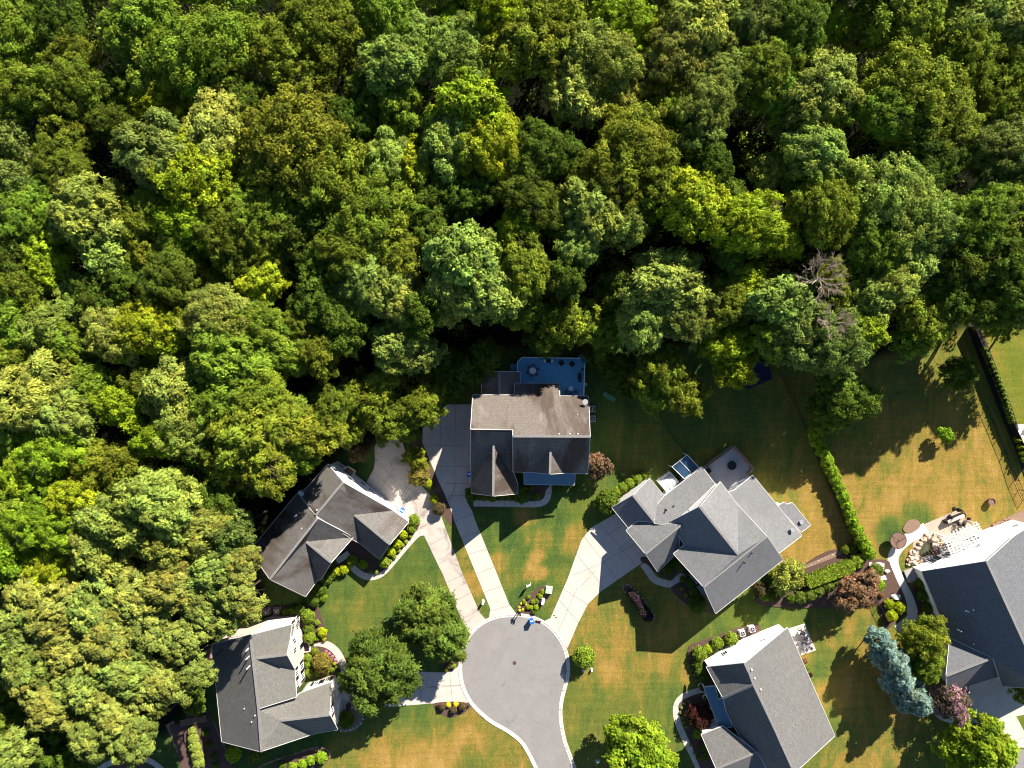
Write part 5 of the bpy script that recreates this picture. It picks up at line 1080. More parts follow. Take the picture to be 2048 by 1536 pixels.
fence([(1556, 740), (1580, 792), (1612, 862), (1640, 935), (1668, 1003), (1692, 1055), (1712, 1092)], 'black metal fence running down the left side of the tall hedge row', 1.4)
fence([(1925, 705), (1947, 761), (1984, 842), (2010, 905), (2028, 959), (2046, 1000)], 'thin black metal fence across the golden lawn left of the pointed conifers', 1.2)
fence([(1934, 655), (1962, 722), (2004, 830), (2030, 885), (2050, 930)], 'tall black fence shading the strip left of the pointed conifers', 1.9, post=.12, solid=True)  # panel made solid so that its shadow falls on the strip
fence([(1956, 660), (1985, 735), (2010, 795), (2031, 848)], 'low dark edging fence on the right side of the pointed conifers', .5, picket=.12)
fence([(1290, 797), (1320, 835), (1350, 880), (1374, 908)], 'black metal fence crossing the shaded lawn above the pale grey house', 1.2)
fence([(1748, 1193), (1757, 1212), (1766, 1232)], 'short black fence panel at the left rim of the mulch bed', 1.2)

# ------------------------------------------------------------------ deck of the middle house and its furniture
z5 = lambda l: [(1020 + x / 5.29, 700 + y / 5.29) for x, y in l]
DK = 1.5
dp = z5([(78, 235), (78, 130), (128, 80), (735, 90), (785, 145), (775, 470), (775, 500), (520, 500), (520, 380), (100, 380), (100, 235)])
dxy = [tuple(W(x, y, DK)[:2]) for x, y in dp]
dk = MB().prism(dxy, DK - .2, DK).build('deck', M['deck'], A.root)
for i, (x, y) in enumerate(dxy[:7]):
    MB().box((x, y, DK / 2 + .35), (.14, .14, DK + .9)).build('railing_post', M['white'], dk)
for i in range(6):
    if i in (3,): continue
    a, b_ = Vector((*dxy[i], 0)), Vector((*dxy[i + 1], 0)); d = b_ - a; c = (a + b_) / 2; rz = math.atan2(d.y, d.x)
    r_ = MB().box((c.x, c.y, DK + .95), (d.length - .15, .13, .05), rz).box((c.x, c.y, DK + .12), (d.length - .15, .05, .05), rz)
    for k in range(int(d.length / .16)):
        p = a + d * ((k + .5) / int(d.length / .16)); r_.box((p.x, p.y, DK + .53), (.025, .025, .78), rz)
    r_.build('railing', M['white'], dk)
def stairs(px, py, rz, n, wid, parent, mat, z=DK, run=.28):
    p = W(px, py, z * .5); mb = MB()
    for k in range(n):
        d = (k - (n - 1) / 2) * run; mb.box((p.x + math.cos(rz) * d, p.y + math.sin(rz) * d, z * (1 - (k + 1) / (n + 1)) - .03), (run + .03, wid, .06), rz)
    for sgn in (-1, 1):
        ox, oy = -math.sin(rz) * wid / 2 * sgn, math.cos(rz) * wid / 2 * sgn
        a = (p.x + ox - math.cos(rz) * run * n / 2, p.y + oy - math.sin(rz) * run * n / 2, z - .1); b_ = (p.x + ox + math.cos(rz) * run * n / 2, p.y + oy + math.sin(rz) * run * n / 2, .05); mb.cyl(a, b_, .06, n=4)
    mb.build('stairs', mat, parent)
stairs(1166, 718, rad(42), 6, 1.5, dk, M['deck']); stairs(1030, 734, rad(180), 5, 1.0, dk, M['deck'])
def chair(px, py, z, rz, mat, label, group=None, w=.55, name='chair', base=None):
    p = base or W(px, py, z + .4); p = Vector((p[0], p[1], z)); t = thing(name, p, label, 'chair', group); c, s_ = math.cos(rz), math.sin(rz)
    L = lambda x, y, zz: (p.x + x * c - y * s_, p.y + x * s_ + y * c, z + zz)
    MB().box(L(0, 0, .42), (w, w, .07), rz).build('seat', M[mat], t)
    MB().box(L(-w / 2 + .03, 0, .70), (.06, w, .5), rz).build('backrest', M[mat], t)
    for a in (-1, 1):
        MB().box(L(.02, a * (w / 2 - .02), .62), (w * .9, .05, .04), rz).build('armrest', M[mat], t)
        for b_ in (-1, 1): MB().cyl(L(b_ * (w / 2 - .04), a * (w / 2 - .04), 0), L(b_ * (w / 2 - .04), a * (w / 2 - .04), .42), .022, n=6).build('leg', M[mat], t)
def round_table(px, py, z, r, mat, top, label, h=.74):
    p = W(px, py, z + h); t = thing('table', (p.x, p.y, z), label, 'table')
    MB().lathe((p.x, p.y, z), [(r, h - .04), (r, h), (r - .02, h + .01)], 24).build('tabletop', M[top], t); MB().lathe((p.x, p.y, z), [(.26, 0), (.26, .03), (.05, .06), (.05, h - .04)], 14).build('pedestal', M[mat], t)
    return p
tp = round_table(1065.4, 741.2, DK, .52, 'dark', 'steel', 'round grey table ringed by six chairs on the blue deck')
for k in range(6):
    a = k * math.pi / 3 + .3; chair(0, 0, DK, a + math.pi, 'cloth', 'dark chair at the round deck table, %s clockwise from the right' % ORD[(6 - k) % 6], 'chairs round the deck table', .42, base=(tp.x + .82 * math.cos(a), tp.y + .82 * math.sin(a)))
chair(1123, 726, DK, rad(-55), 'dark', 'dark square armchair on the blue deck, nearer the grill', 'deck armchairs', .75, 'armchair'); chair(1144, 728, DK, rad(-125), 'dark', 'dark square armchair on the blue deck, nearer the corner stairs', 'deck armchairs', .75, 'armchair')
def grill(px, py, z, rz, label, mat='dark', sides='white'):
    p = W(px, py, z + .8); t = thing('grill', (p.x, p.y, z), label, 'grill'); c, s_ = math.cos(rz), math.sin(rz); L = lambda x, y, zz: (p.x + x * c - y * s_, p.y + x * s_ + y * c, z + zz)
    MB().box(L(0, 0, .42), (.68, .5, .78), rz).build('cabinet', M[mat], t)
    b_ = MB(); n = 8
    prof = [(math.cos(i * math.pi / n) * .27, .82 + math.sin(i * math.pi / n) * .24) for i in range(n + 1)]; i0 = 0
    for sx in (-.36, .36): b_.v += [L(sx, yy, zz) for yy, zz in prof]
    for i in range(n): b_.f.append((i, i + 1, n + 2 + i, n + 1 + i)); b_.m.append(0)
    b_.f.append(tuple(range(n + 1))[::-1]); b_.m.append(0); b_.f.append(tuple(range(n + 1, 2 * n + 2))); b_.m.append(0)
    lid = b_.build('lid', M[mat], t); MB().cyl(L(-.25, -.29, .98), L(.25, -.29, .98), .02, n=6).build('handle', M['steel'], lid)
    for sx in (-1, 1): MB().box(L(sx * .56, 0, .84), (.36, .46, .04), rz).build('side_shelf', M[sides], t)
grill(1097, 722, DK, rad(180), 'black grill with two white side shelves at the rear rail of the blue deck')
grill(1160, 754.5, DK, rad(90), 'black grill at the right rail of the blue deck', 'dark', 'dark')
grill(1605, 1267, 0, rad(-15), 'dark grill with pale shelves on the small patio behind the white-gabled house', 'dark', 'siding')
p = round_table(1142, 777, DK, .40, 'dark', 'steel', 'small round white table near the house on the blue deck')
for k, (a, b_) in enumerate(((1132, 784), (1152, 783), (1141, 788))): chair(a, b_, DK, rad(60 + 30 * k), 'cloth', 'shaded dark chair around the small white deck table, %s from the left' % ORD[(0, 2, 1)[k]], 'chairs by the small deck table', .5)
def pot(px, py, z, r, label, mat='terracotta', plant=None, name='planter', cat='planter'):
    p = W(px, py, z + r); t = thing(name, (p.x, p.y, z), label, cat)
    MB().lathe((p.x, p.y, z), [(r * .55, 0), (r * .95, r * .7), (r, r * 1.3), (r * .86, r * 1.32), (r * .8, r * 1.1)], 16).build('pot', M[mat], t)
    MB().lathe((p.x, p.y, z + r * 1.02), [(r * .8, 0), (r * .1, .04)], 14).build('soil', M['mulch'], t)
    if plant:
        o = bpy.data.objects.new('plant', BUSH[0]); COL.objects.link(o); o.parent = t; o.location = (0, 0, r * 1.4); o.scale = (r * .8,) * 3; o.color = (*COLS[plant], 1)
pot(1161.4, 788, DK, .24, 'small pale round pot in the corner of the blue deck by the wall', 'steel'); pot(1165, 739, DK, .2, 'dark pot by the right rail of the blue deck', 'dark', 'D')
pot(1401, 1371, 0, .40, 'white-rimmed pot at the upper corner of the blue porch roof', 'white', 'D'); pot(1410, 1394.5, 0, .40, 'white-rimmed pot left of the blue porch roof, the lower one', 'white', 'D')
pot(1983, 1003.4, 0, .62, 'brown urn standing alone on the golden lawn at the right', 'terracotta'); pot(1171, 769, 0, .25, 'small pale pot on the ground right of the blue deck', 'steel')
# satellite dish
d_ = A.w(1530, 505, 7.0); MB().cyl((d_.x, d_.y - .1, 6.2), (d_.x, d_.y, 7.2), .03, n=6).lathe((d_.x + .1, d_.y + .1, 7.2), [(.05, 0), (.25, .05), (.42, .16)], 14).build('satellite_dish', M['steel'], A.root)
d_ = W(1219, 794, .5); t = thing('lounger_frame', (d_.x, d_.y, 0), 'green garden lounger frame on the shaded grass right of the deck', 'lounger')
for off in (-.35, .35):
    MB().cyl((d_.x - .9 + off * .4, d_.y + .55 + off * .7, .35), (d_.x + .9 + off * .4, d_.y - .55 + off * .7, .35), .035, n=6).build('rail', M['green'], t)
f_ = MB()
for k in range(9):
    u = -.85 + k * .21; f_.box((d_.x + u, d_.y - u * .61, .36), (.12, .66, .02), rad(-30))
f_.build('slat_seat', M['green'], t)
for sx in (-.8, .8): MB().cyl((d_.x + sx, d_.y - sx * .61 - .3, 0), (d_.x + sx, d_.y - sx * .61, .36), .025, n=5).build('leg', M['green'], t)
# ------------------------------------------------------------------ bins, meters, utility boxes
def bin_(px, py, rz, mat, label, cat='wheelie bin'):
    p = W(px, py, 0); t = thing('wheelie_bin', (p.x, p.y, 0), label, cat); c, s_ = math.cos(rz), math.sin(rz); L = lambda x, y, zz: (p.x + x * c - y * s_, p.y + x * s_ + y * c, zz)
    b_ = MB(); 
    for (hx, hy, z) in ((.22, .26, .06), (.30, .36, 1.0)): b_.v += [L(-hx, -hy, z), L(hx, -hy, z), L(hx, hy, z), L(-hx, hy, z)]
    b_.f = [(3, 2, 1, 0), (4, 5, 6, 7), (0, 1, 5, 4), (1, 2, 6, 5), (2, 3, 7, 6), (3, 0, 4, 7)]; b_.m = [0] * 6; b_.build('body', M[mat], t)
    lid = MB().box(L(0, 0, 1.04), (.66, .78, .08), rz).build('lid', M[mat], t)
    MB().cyl(L(-.28, -.42, 1.0), L(.28, -.42, 1.0), .025, n=6).build('handle', M[mat], lid)
    if mat == 'blueplastic':
        for sx in (-.13, .13): MB().lathe(L(sx, .05, 1.08), [(.12, 0), (.11, .012)], 12).build('lid_mark', M['white'], lid)
    for sx in (-1, 1): MB().cyl(L(sx * .25, -.26, .12), L(sx * .31, -.26, .12), .12, n=12).build('wheel', M['dark'], t)
bin_(1063, 1238.5, rad(8), 'blueplastic', 'blue wheelie bin standing in the road at the head of the turning circle')
bin_(806, 1019, rad(-30), 'blueplastic', 'blue wheelie bin against the white wall by the stained driveway'); bin_(800, 1012, rad(-30), 'greenbox', 'pale green wheelie bin next to the blue one by the white wall')
bin_(939, 947, rad(0), 'blueplastic', 'blue wheelie bin half under the eaves beside the upper driveway'); bin_(699, 1408, rad(5), 'dark', 'black wheelie bin beside the lower-left garage doors')
def box_thing(name, px, py, size, rz, mat, label, cat, lid=None, z=0):
    p = W(px, py, z + size[2]); t = thing(name, (p.x, p.y, z), label, cat)
    MB().box((p.x, p.y, z + size[2] / 2), size, rz).box((p.x, p.y, z + .04), (size[0] + .16, size[1] + .16, .08), rz).build('cabinet', M[mat], t)
    MB().box((p.x, p.y, z + size[2] + .02), (size[0] + .08, size[1] + .08, .05), rz).build('lid', M[lid or mat], t); return t
box_thing('transformer', 1098, 1181, (.98, .92, .75), rad(-8), 'greenbox', 'pale green electrical transformer box at the tip of the circle bed', 'transformer box')
box_thing('utility_pedestal', 1086, 1204, (.36, .78, .8), rad(-12), 'white', 'white utility pedestal in the bed below the green transformer', 'utility box')
box_thing('utility_pedestal', 966, 1206, (.28, .42, .85), rad(-20), 'white', 'white utility pedestal on the grass between the two driveway ends', 'utility box')
box_thing('utility_pedestal', 1184, 1341, (.2, .25, .5), 0, 'white', 'tiny white pedestal below the round bush at the kerb, farther from the road', 'utility box')
box_thing('utility_pedestal', 1167, 1343, (.22, .22, .3), 0, 'siding', 'tiny pale pedestal in the shade of the round bush', 'utility box')
box_thing('utility_box', 1195, 1523, (.5, .42, .15), rad(10), 'greenbox', 'small pale ground box in tree shade near the bottom edge', 'utility box')
# sign panel seen edge-on
p = W(1057, 1167, 0); t = thing('yard_sign', (p.x, p.y, 0), 'white yard sign seen edge-on on the front lawn above the circle bed', 'sign')
MB().box((p.x, p.y, 1.15), (.75, .05, .9), rad(28)).build('panel', M['white'], t)
for sx in (-.34, .34): MB().cyl((p.x + sx * math.cos(rad(28)), p.y + sx * math.sin(rad(28)), 0), (p.x + sx * math.cos(rad(28)), p.y + sx * math.sin(rad(28)), 1.6), .03, n=6).build('post', M['white'], t)
def mailbox(px, py, label):
    p = W(px, py, 0); t = thing('mailbox', (p.x, p.y, 0), label, 'mailbox', None)
    MB().box((p.x, p.y, .55), (.1, .1, 1.1)).build('post', M['dark'], t)
    b_ = MB().cyl((p.x, p.y - .27, 1.22), (p.x, p.y + .27, 1.22), .12, n=12).box((p.x, p.y, 1.14), (.24, .54, .16)); b_.build('box', M['dark'], t)
    MB().box((p.x + .14, p.y + .1, 1.3), (.02, .05, .18)).build('flag', M['redp'], t)
M['redp'] = simple('red_paint', (.45, .02, .02), .5)
mailbox(1040, 1224, 'black mailbox on a post at the kerb, left of the blue bin'); mailbox(1036, 1222, 'second black mailbox right beside the first at the kerb head')
mailbox(919, 1294, 'black mailbox at the left kerb beside the big grey-green tree')
# manhole and drain
p = W(1029, 1326, 0); mb = MB().lathe((p.x, p.y, -.02), [(.30, 0), (.30, .042), (.27, .042), (.27, .036), (.02, .036)], 24); t = mb.build('manhole_cover', M['rust'] if 'rust' in M else M['terracotta'], None, (p.x, p.y, 0)); tag(t, 'rusty round manhole cover in the middle of the turning circle', 'manhole cover')
p = W(1076, 1243.5, 0); mb = MB()
for k in range(5): mb.box((p.x - .3 + k * .15, p.y + .07 - k * .035, .078), (.05, .28, .03), rad(-14))
mb.box((p.x, p.y, .05), (.85, .36, .03), rad(-14)); tag(mb.build('drain_grate', M['dark'], None, (p.x, p.y, 0)), 'dark slotted storm drain set in the kerb right of the blue bin', 'drain')
for k, (x, y) in enumerate(((1108, 1231), (1112, 1235))): p = W(x, y); tag(MB().lathe((p.x, p.y, 0), [(.12, 0), (.12, .03), (.02, .032)], 12).build('valve_cap', M['dark'], None, (p.x, p.y, 0)), ('upper' if k == 0 else 'lower') + ' of two small black valve caps in the pale driveway', 'valve cap', 'valve caps')
def ac(px, py, rz, label, mat='dark'):
    p = W(px, py, .8); t = thing('air_conditioner', (p.x, p.y, 0), label, 'air conditioner', 'outdoor air conditioners')
    MB().box((p.x, p.y, .05), (1.05, 1.05, .1), rz).build('pad', M['concrete'], t); MB().box((p.x, p.y, .47), (.85, .85, .74), rz).build('casing', M['siding'] if mat == 'steel' else M['stoneedge'], t)
    g_ = MB().lathe((p.x, p.y, .84), [(.36, 0), (.36, .03), (.33, .035)], 24).build('fan_grille', M['dark'], t)
    f = MB()
    for k in range(4): f.box((p.x + .15 * math.cos(k * 1.571 + rz), p.y + .15 * math.sin(k * 1.571 + rz), .885), (.28, .07, .01), k * 1.571 + rz)
    f.build('fan_blade', M['steel'], g_)
ac(531, 1225, rad(5), 'air conditioner in the shade above the cream-walled house, left of the pair'); ac(552.6, 1223.3, rad(5), 'air conditioner in the shade above the cream-walled house, right of the pair')
ac(1485.5, 1267.5, rad(12), 'air conditioner by the bright white gable wall, left of the pair', 'steel'); ac(1505, 1259, rad(12), 'air conditioner by the bright white gable wall, right of the pair', 'steel')
ac(1185, 818, 0, 'air conditioner at the right wall of the brown-roofed house, upper one'); ac(1186, 838, 0, 'air conditioner at the right wall of the brown-roofed house, lower one')
# ------------------------------------------------------------------ things round the other houses
# pale grey house: raised patio, glazed canopy, plastic-covered shelter
pz = 1.2; q = [tuple(W(*a, pz)[:2]) for a in zD([(900, 298), (1130, 128), (1280, 300), (1235, 350), (1290, 380), (1150, 520), (960, 520)])]
pt_ = MB().prism(q, 0, pz).build('raised_patio', M['patio_blue'], D.root)
for i, (a, b_) in enumerate(zip(q[:3], q[1:4])):
    a, b_ = Vector((*a, 0)), Vector((*b_, 0)); d = b_ - a; c = (a + b_) / 2; MB().box((c.x, c.y, pz + .24), (d.length - .01, .34 if i else .12, .5), math.atan2(d.y, d.x)).build('parapet', M['wood'], pt_)
round_table(1464, 931, pz, .72, 'dark', 'dark', 'round black fire table on the raised patio behind the pale grey house', .5)
chair(1417, 941, pz, rad(40), 'dark', 'dark chair at the left end of the raised patio behind the pale grey house', None, .7)
C4 = [W(*a, 2.7) for a in zD([(645, 290), (765, 195), (857, 295), (742, 385)])]
t = thing('glazed_canopy', (C4[0].x, C4[0].y, 0), 'blue-tinted glazed canopy with white frame behind the pale grey house', 'canopy')
def lerp(a, b_, k): return a + (b_ - a) * k
for k in (0, 1):
    a, b_, c, d = lerp(C4[0], C4[1], k / 2 + .02), lerp(C4[0], C4[1], (k + 1) / 2 - .02), lerp(C4[3], C4[2], (k + 1) / 2 - .02), lerp(C4[3], C4[2], k / 2 + .02)
    MB().prism([tuple(v[:2]) for v in (a, b_, c, d)], 2.66, 2.72).build('glass_panel', M['solar'], t)
fr_ = MB()
for a, b_ in ((C4[0], C4[1]), (C4[1], C4[2]), (C4[2], C4[3]), (C4[3], C4[0]), (lerp(C4[0], C4[1], .5), lerp(C4[3], C4[2], .5))):
    fr_.cyl(Vector((a.x, a.y, 2.76)), Vector((b_.x, b_.y, 2.76)), .055, n=6)
fr_.build('frame', M['white'], t)
for v in C4: MB().cyl((v.x, v.y, 0), (v.x, v.y, 2.7), .05, n=6).build('post', M['white'], t)
ce = W(*zD([(625, 420)])[0], 1.4); t = thing('garden_shelter', (ce.x, ce.y, 0), 'milky plastic covered dome shelter behind the pale grey house', 'shelter')
mb = MB(); n = 10; rz = rad(38); cc, ss = math.cos(rz), math.sin(rz)
for u in (-1.25, -.4, .4, 1.25): mb.v += [(ce.x + u * cc - math.cos(i * math.pi / n) * 1.35 * ss, ce.y + u * ss + math.cos(i * math.pi / n) * 1.35 * cc, math.sin(i * math.pi / n) * 2.1) for i in range(n + 1)]
for a in range(3):
    for i in range(n): mb.f.append((a * (n + 1) + i, a * (n + 1) + i + 1, (a + 1) * (n + 1) + i + 1, (a + 1) * (n + 1) + i)); mb.m.append(0)
mb.f += [tuple(range(n + 1)), tuple(range(3 * (n + 1), 4 * (n + 1)))]; mb.m += [0, 0]; mb.build('cover', M['poly'], t)
rb = MB()
for u in (-1.26, -.42, .42, 1.26):
    pts_ = [(ce.x + u * cc - math.cos(i * math.pi / n) * 1.37 * ss, ce.y + u * ss + math.cos(i * math.pi / n) * 1.37 * cc, math.sin(i * math.pi / n) * 2.13) for i in range(n + 1)]
    for a, b_ in zip(pts_, pts_[1:]): rb.cyl(a, b_, .03, n=5)
rb.build('hoop_frame', M['white'], t)
# covered pool in the trees
q = [W(x, y, .9) for x, y in ((1480, 745), (1500, 720), (1535, 724), (1543, 757), (1497, 777))]
t = thing('covered_pool', (q[0].x, q[0].y, 0), 'dark blue tarpaulin-covered pool in deep shade at the forest edge', 'pool')
MB().prism([tuple(v[:2]) for v in q], 0, .78).build('pool_wall', M['tarp'], t)
mb = MB(); c0 = sum(q, Vector()) / 5; mb.v = [(v.x * 1.0 + (v.x - c0.x) * .05, v.y + (v.y - c0.y) * .05, .84 + .03 * (i % 2)) for i, v in enumerate(q)] + [(c0.x + (v.x - c0.x) * .5, c0.y + (v.y - c0.y) * .5, .80 - .06 * (i % 2)) for i, v in enumerate(q)] + [(c0.x, c0.y, .72)]
for i in range(5): j = (i + 1) % 5; mb.f += [(i, j, 5 + j, 5 + i), (5 + i, 5 + j, 10)]; mb.m += [0, 0]
mb.build('tarpaulin', M['tarp'], t)
# patio of the white-gabled house
tp = round_table(1611, 1291, 0, .45, 'dark', 'cloth', 'dark round table on the small patio of the white-gabled house')
for k, (dx, dy, a) in enumerate(((-.95, .25, 0), (.05, .95, -95), (.85, -.45, 150), (-.3, -.95, 80))): chair(0, 0, 0, rad(a), 'cloth', 'dark patio chair by the white-gabled house, %s side of its table' % ('left', 'upper', 'right', 'lower')[k], 'patio chairs of the white-gabled house', .5, base=(tp.x + dx, tp.y + dy))
box_thing('storage_bench', 1431, 1450, (1.1, .8, .5), rad(-20), 'bluemetal', 'teal storage bench at the lower corner of the blue porch roof', 'bench')
# right house: pergola, pond, boulders, brown disc, bar table
PZ = 2.9; P4 = [W(*a, PZ) for a in zF([(962, 480), (1300, 345), (1425, 590), (1070, 728)])]
t = thing('pergola', (P4[0].x, P4[0].y, 0), 'white lattice pergola against the upper wall of the blue-grey roofed house', 'pergola')
for i in range(11):
    a, b_ = lerp(P4[0], P4[1], i / 10), lerp(P4[3], P4[2], i / 10); d = (b_ - a).normalized() * .35; a, b_ = a - d, b_
    MB().box(((a.x + b_.x) / 2, (a.y + b_.y) / 2, PZ), ((b_ - a).length, .13, .16), math.atan2((b_ - a).y, (b_ - a).x)).build('rafter', M['white'], t)
for i in range(10):
    a, b_ = lerp(P4[0], P4[3], (i + .3) / 9.6), lerp(P4[1], P4[2], (i + .3) / 9.6); d = (b_ - a).normalized() * .25
    MB().box(((a.x + b_.x) / 2, (a.y + b_.y) / 2, PZ + .11), ((b_ - a).length + .5, .13, .05), math.atan2((b_ - a).y, (b_ - a).x)).build('slat', M['white'], t)
for v in P4: MB().box((v.x, v.y, PZ / 2 - .05), (.18, .18, PZ - .1)).build('post', M['white'], t)
pd = zF([(720, 580), (760, 530), (820, 540), (840, 600), (800, 660), (740, 680), (705, 640)])
o = sheet('pond_water', pd, .06, M['water'], 4); o['kind'] = 'structure'
fz = random.Random(5)
BD = [(800, 480, 38), (750, 505, 34), (845, 500, 34), (710, 545, 32), (690, 590, 30), (860, 560, 34), (880, 520, 30), (910, 545, 36), (930, 500, 34), (640, 640, 36), (620, 690, 34), (660, 700, 36), (600, 720, 28), (690, 670, 26), (640, 740, 34), (675, 750, 24), (720, 720, 28), (740, 765, 26), (820, 450, 26), (780, 455, 28), (850, 460, 24), (870, 600, 26), (900, 470, 26), (960, 530, 30), (590, 760, 22), (700, 785, 20)]
M['rock_b'] = simple('tan_rock', (.50, .36, .26), .9, 0, .2, 2.0)
for k, (x, y, r) in enumerate(sorted(BD, key=lambda t: t[1])):
    p = W(*zF([(x, y)])[0]); r = r / 5.12 * S * .95
    o = MB().blob((p.x, p.y, r * .35), (r, r * fz.uniform(.75, 1), r * .75), seed=k, sub=2, rough=.4).build('boulder', M['rock_b' if k % 3 else 'rock'], None, (p.x, p.y, 0)); o.rotation_euler = (0, 0, 0)
    tag(o, 'pale boulder on the rim of the little green pond, %s from the top' % ORD[k], 'boulder', 'boulders round the pond')
for k, (x, y, r, l) in enumerate(((212, 765, 30, 'white boulder in the brown mulch, at the left end of the white slab'), (375, 828, 26, 'white pointed boulder touching the left rim of the white walk'), (322, 905, 40, 'white cracked boulder in the mulch above the green bush'), (455, 1092, 44, 'large pale boulder leaning in the mulch beside the white walk'), (218, 845, 22, 'small white boulder beside the coral tree crown'))):
    p = W(*zF([(x, y)])[0]); r = r / 5.12 * S
    tag(MB().blob((p.x, p.y, r * .35), (r, r * .75, r * .7), seed=40 + k, sub=2, rough=.45).build('boulder', M['rockwhite'], None, (p.x, p.y, 0)), l, 'boulder', 'boulders in the mulch')
p = W(*zF([(300, 765)])[0]); tag(MB().prism(XY(zF([(240, 750), (290, 735), (345, 750), (340, 808), (300, 800), (250, 790)])), 0, .25).build('stone_slab', M['rockwhite'], None, (p.x, p.y, 0)), 'flat white cracked stone slab in the brown mulch left of the white walk', 'stone slab')
for k, (pl, mt) in enumerate((([(900, 590), (985, 560), (1010, 640), (930, 670)], 'stoneedge'), ([(820, 630), (900, 600), (925, 680), (850, 700)], 'mulch'), ([(730, 700), (820, 660), (845, 715), (760, 760)], 'stoneedge'))):
    q = XY(zF(pl)); tag(MB().prism(q, 0, .3 + .12 * k).build('stone_slab', M[mt], None, (q[0][0], q[0][1], 0)), ('grey paving slab nearest the pergola beside the pond', 'dark slab between the two grey slabs below the pond', 'grey speckled slab below the pond by the house wall')[k], 'stone slab')
p = W(*zF([(495, 518)])[0], 1.3); t = thing('garden_disc', (p.x, p.y, 0), 'round brown ribbed disc on a post left of the white walk bend', 'garden ornament')
MB().lathe((p.x, p.y, 1.2), [(1.28, 0), (1.28, .07), (1.2, .08), (.05, .02)], 30).build('disc', M['terracotta'], t); MB().cyl((p.x, p.y, 0), (p.x, p.y, 1.7), .06, n=8).build('post', M['dark'], t)
rb = MB()
for k in range(30):
    a0, a1 = k * 6.2832 / 30, (k + 1) * 6.2832 / 30; rb.cyl((p.x + 1.3 * math.cos(a0), p.y + 1.3 * math.sin(a0), 1.27), (p.x + 1.3 * math.cos(a1), p.y + 1.3 * math.sin(a1), 1.27), .05, n=5)
rb.build('rim', M['dark'], t)
for k in range(3): a = k * 2.1 + .4; MB().cyl((p.x, p.y, 1.62), (p.x + 1.2 * math.cos(a), p.y + 1.2 * math.sin(a), 1.29), .025, n=5).build('spoke', M['dark'], t)
q = [W(*a, .9) for a in zF([(980, 318), (1180, 235), (1195, 268), (995, 352)])]
t = thing('bar_counter', (q[0].x, q[0].y, 0), 'long dark bar counter with pale top at the outer edge of the concrete patio', 'counter'); MB().prism([tuple(v[:2]) for v in q], 0, .86).build('base', M['dark'], t)
q2 = [lerp(sum(q, Vector()) / 4, v, .84) for v in q]; MB().prism([tuple(v[:2]) for v in q2], .86, .92).build('countertop', M['concrete'], t)
x0, y0 = zF([(1150, 215)])[0]; p = W(x0, y0, 2.0); t = thing('parasol', (p.x, p.y, 0), 'closed dark parasol at the far end of the bar counter', 'parasol')
MB().cyl((p.x, p.y, 0), (p.x, p.y, 2.3), .03, n=6).build('pole', M['steel'], t); MB().lathe((p.x, p.y, .9), [(.30, 0), (.34, .15), (.12, 1.1), (.02, 1.5)], 12).build('canopy', M['dark'], t); MB().lathe((p.x, p.y, 0), [(.34, 0), (.34, .06), (.08, .1)], 14).build('base', M['dark'], t)
for k, (x, y) in enumerate(((1105, 345), (1160, 355), (1215, 300))): x0, y0 = zF([(x, y)])[0]; chair(x0, y0, 0, rad(100 - k * 60), 'dark', 'dark chair between pergola and bar counter, %s from the left' % ORD[k], 'chairs by the bar counter', .55)
for k, (x, y) in enumerate(((1470, 350), (1510, 330), (1550, 318), (1580, 300), (1620, 285))): x0, y0 = zF([(x, y)])[0]; p = W(x0, y0); tag(MB().box((p.x, p.y, .15), (.7, .22, .3), rad(20)).box((p.x, p.y, .32), (.74, .26, .06), rad(20)).build('edging_block', M['wood'], None, (p.x, p.y, 0)), 'dark edging block along the straw-covered bed at the right, %s from the left' % ORD[k], 'edging block', 'edging blocks')
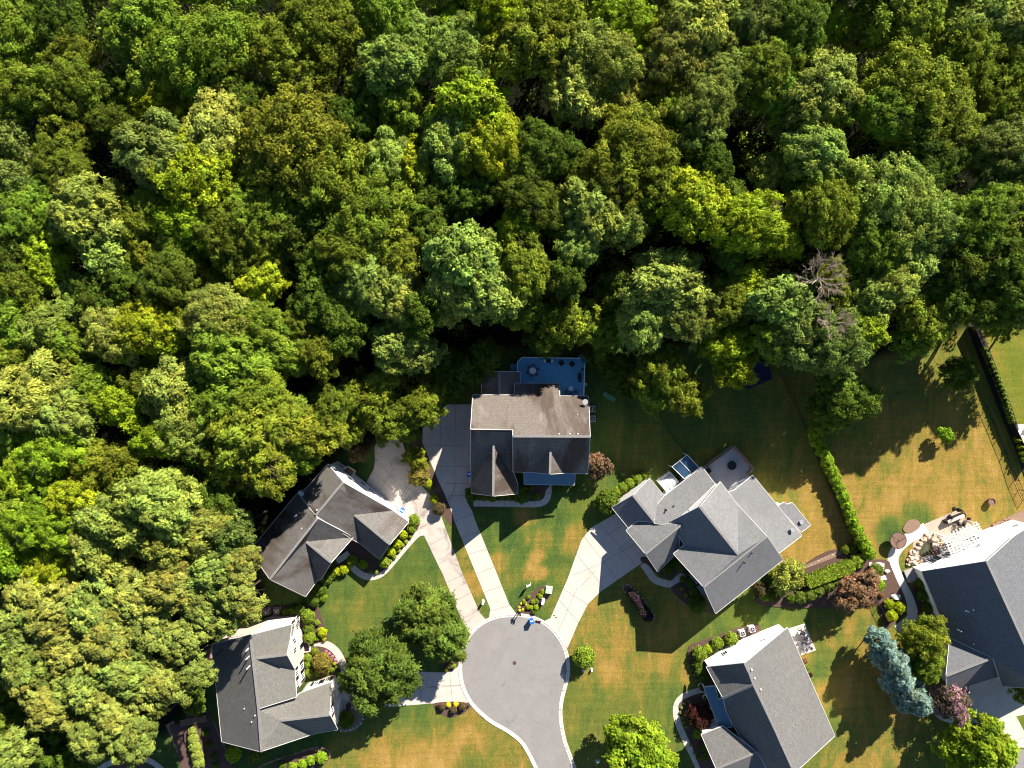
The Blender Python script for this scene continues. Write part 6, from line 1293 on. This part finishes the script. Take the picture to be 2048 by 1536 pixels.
x0, y0 = zF([(612, 870)])[0]; p = W(x0, y0); tag(MB().box((p.x, p.y, .15), (1.5, 2.0, .3), rad(22)).box((p.x + .25, p.y - .5, .34), (1.3, .9, .12), rad(22)).build('garden_step', M['stoneedge'], None, (p.x, p.y, 0)), 'grey stone step where the white walk meets the shaded bed', 'step')
# bridge and brick planter at the lower left
a, b_ = W(362, 1446), W(414, 1435); d = b_ - a; t = thing('footbridge', (a.x, a.y, 0), 'short slatted wooden footbridge across the dark bed at the lower left', 'footbridge'); n = 16
for k in range(n): p = a + d * ((k + .5) / n); MB().box((p.x, p.y, .22), (.2, 1.05, .05), math.atan2(d.y, d.x)).build('plank', M['wood'], t)
for sgn in (-.4, .4): c = (a + b_) / 2; MB().box((c.x - sgn * d.y / d.length, c.y + sgn * d.x / d.length, .14), (d.length, .08, .11), math.atan2(d.y, d.x)).build('beam', M['wood'], t)
q = XY(zC([(60, 480), (75, 545), (115, 565), (150, 560), (150, 480), (110, 440)])); t = thing('brick_planter', (q[0][0], q[0][1], 0), 'brown brick-rimmed planter half hidden under the pine beside the cream-walled house', 'planter')
MB().prism(q, 0, .35).build('soil', M['straw'], t); rr = MB()
for i in range(4): a, b_ = Vector((*q[i], 0)), Vector((*q[i + 1], 0)); d = b_ - a; rr.box((*((a + b_) / 2)[:2], .25), (d.length, .2, .5), math.atan2(d.y, d.x))
rr.build('rim', M['brick'], t)
# white play set and stone gap by the right fence
p = W(2036, 866); t = thing('play_bench', (p.x, p.y, 0), 'white garden bench on pale paving at the right edge beside the fence', 'bench')
for k in range(5): MB().box((p.x - .35 + k * .18, p.y + .1 + k * .05, .45), (.1, 1.3, .04), rad(-20)).build('slat', M['white'], t)
MB().box((p.x + .5, p.y + .3, .7), (.06, 1.3, .5), rad(-20)).build('backrest', M['white'], t)
for a in (-.5, .5): MB().box((p.x + a * .2, p.y + a, .22), (.7, .06, .44), rad(-20)).build('leg', M['white'], t)
sheet('patio', [(2018, 850), (2048, 848), (2060, 890), (2035, 885)], .04, M['concrete'])
name_rows()
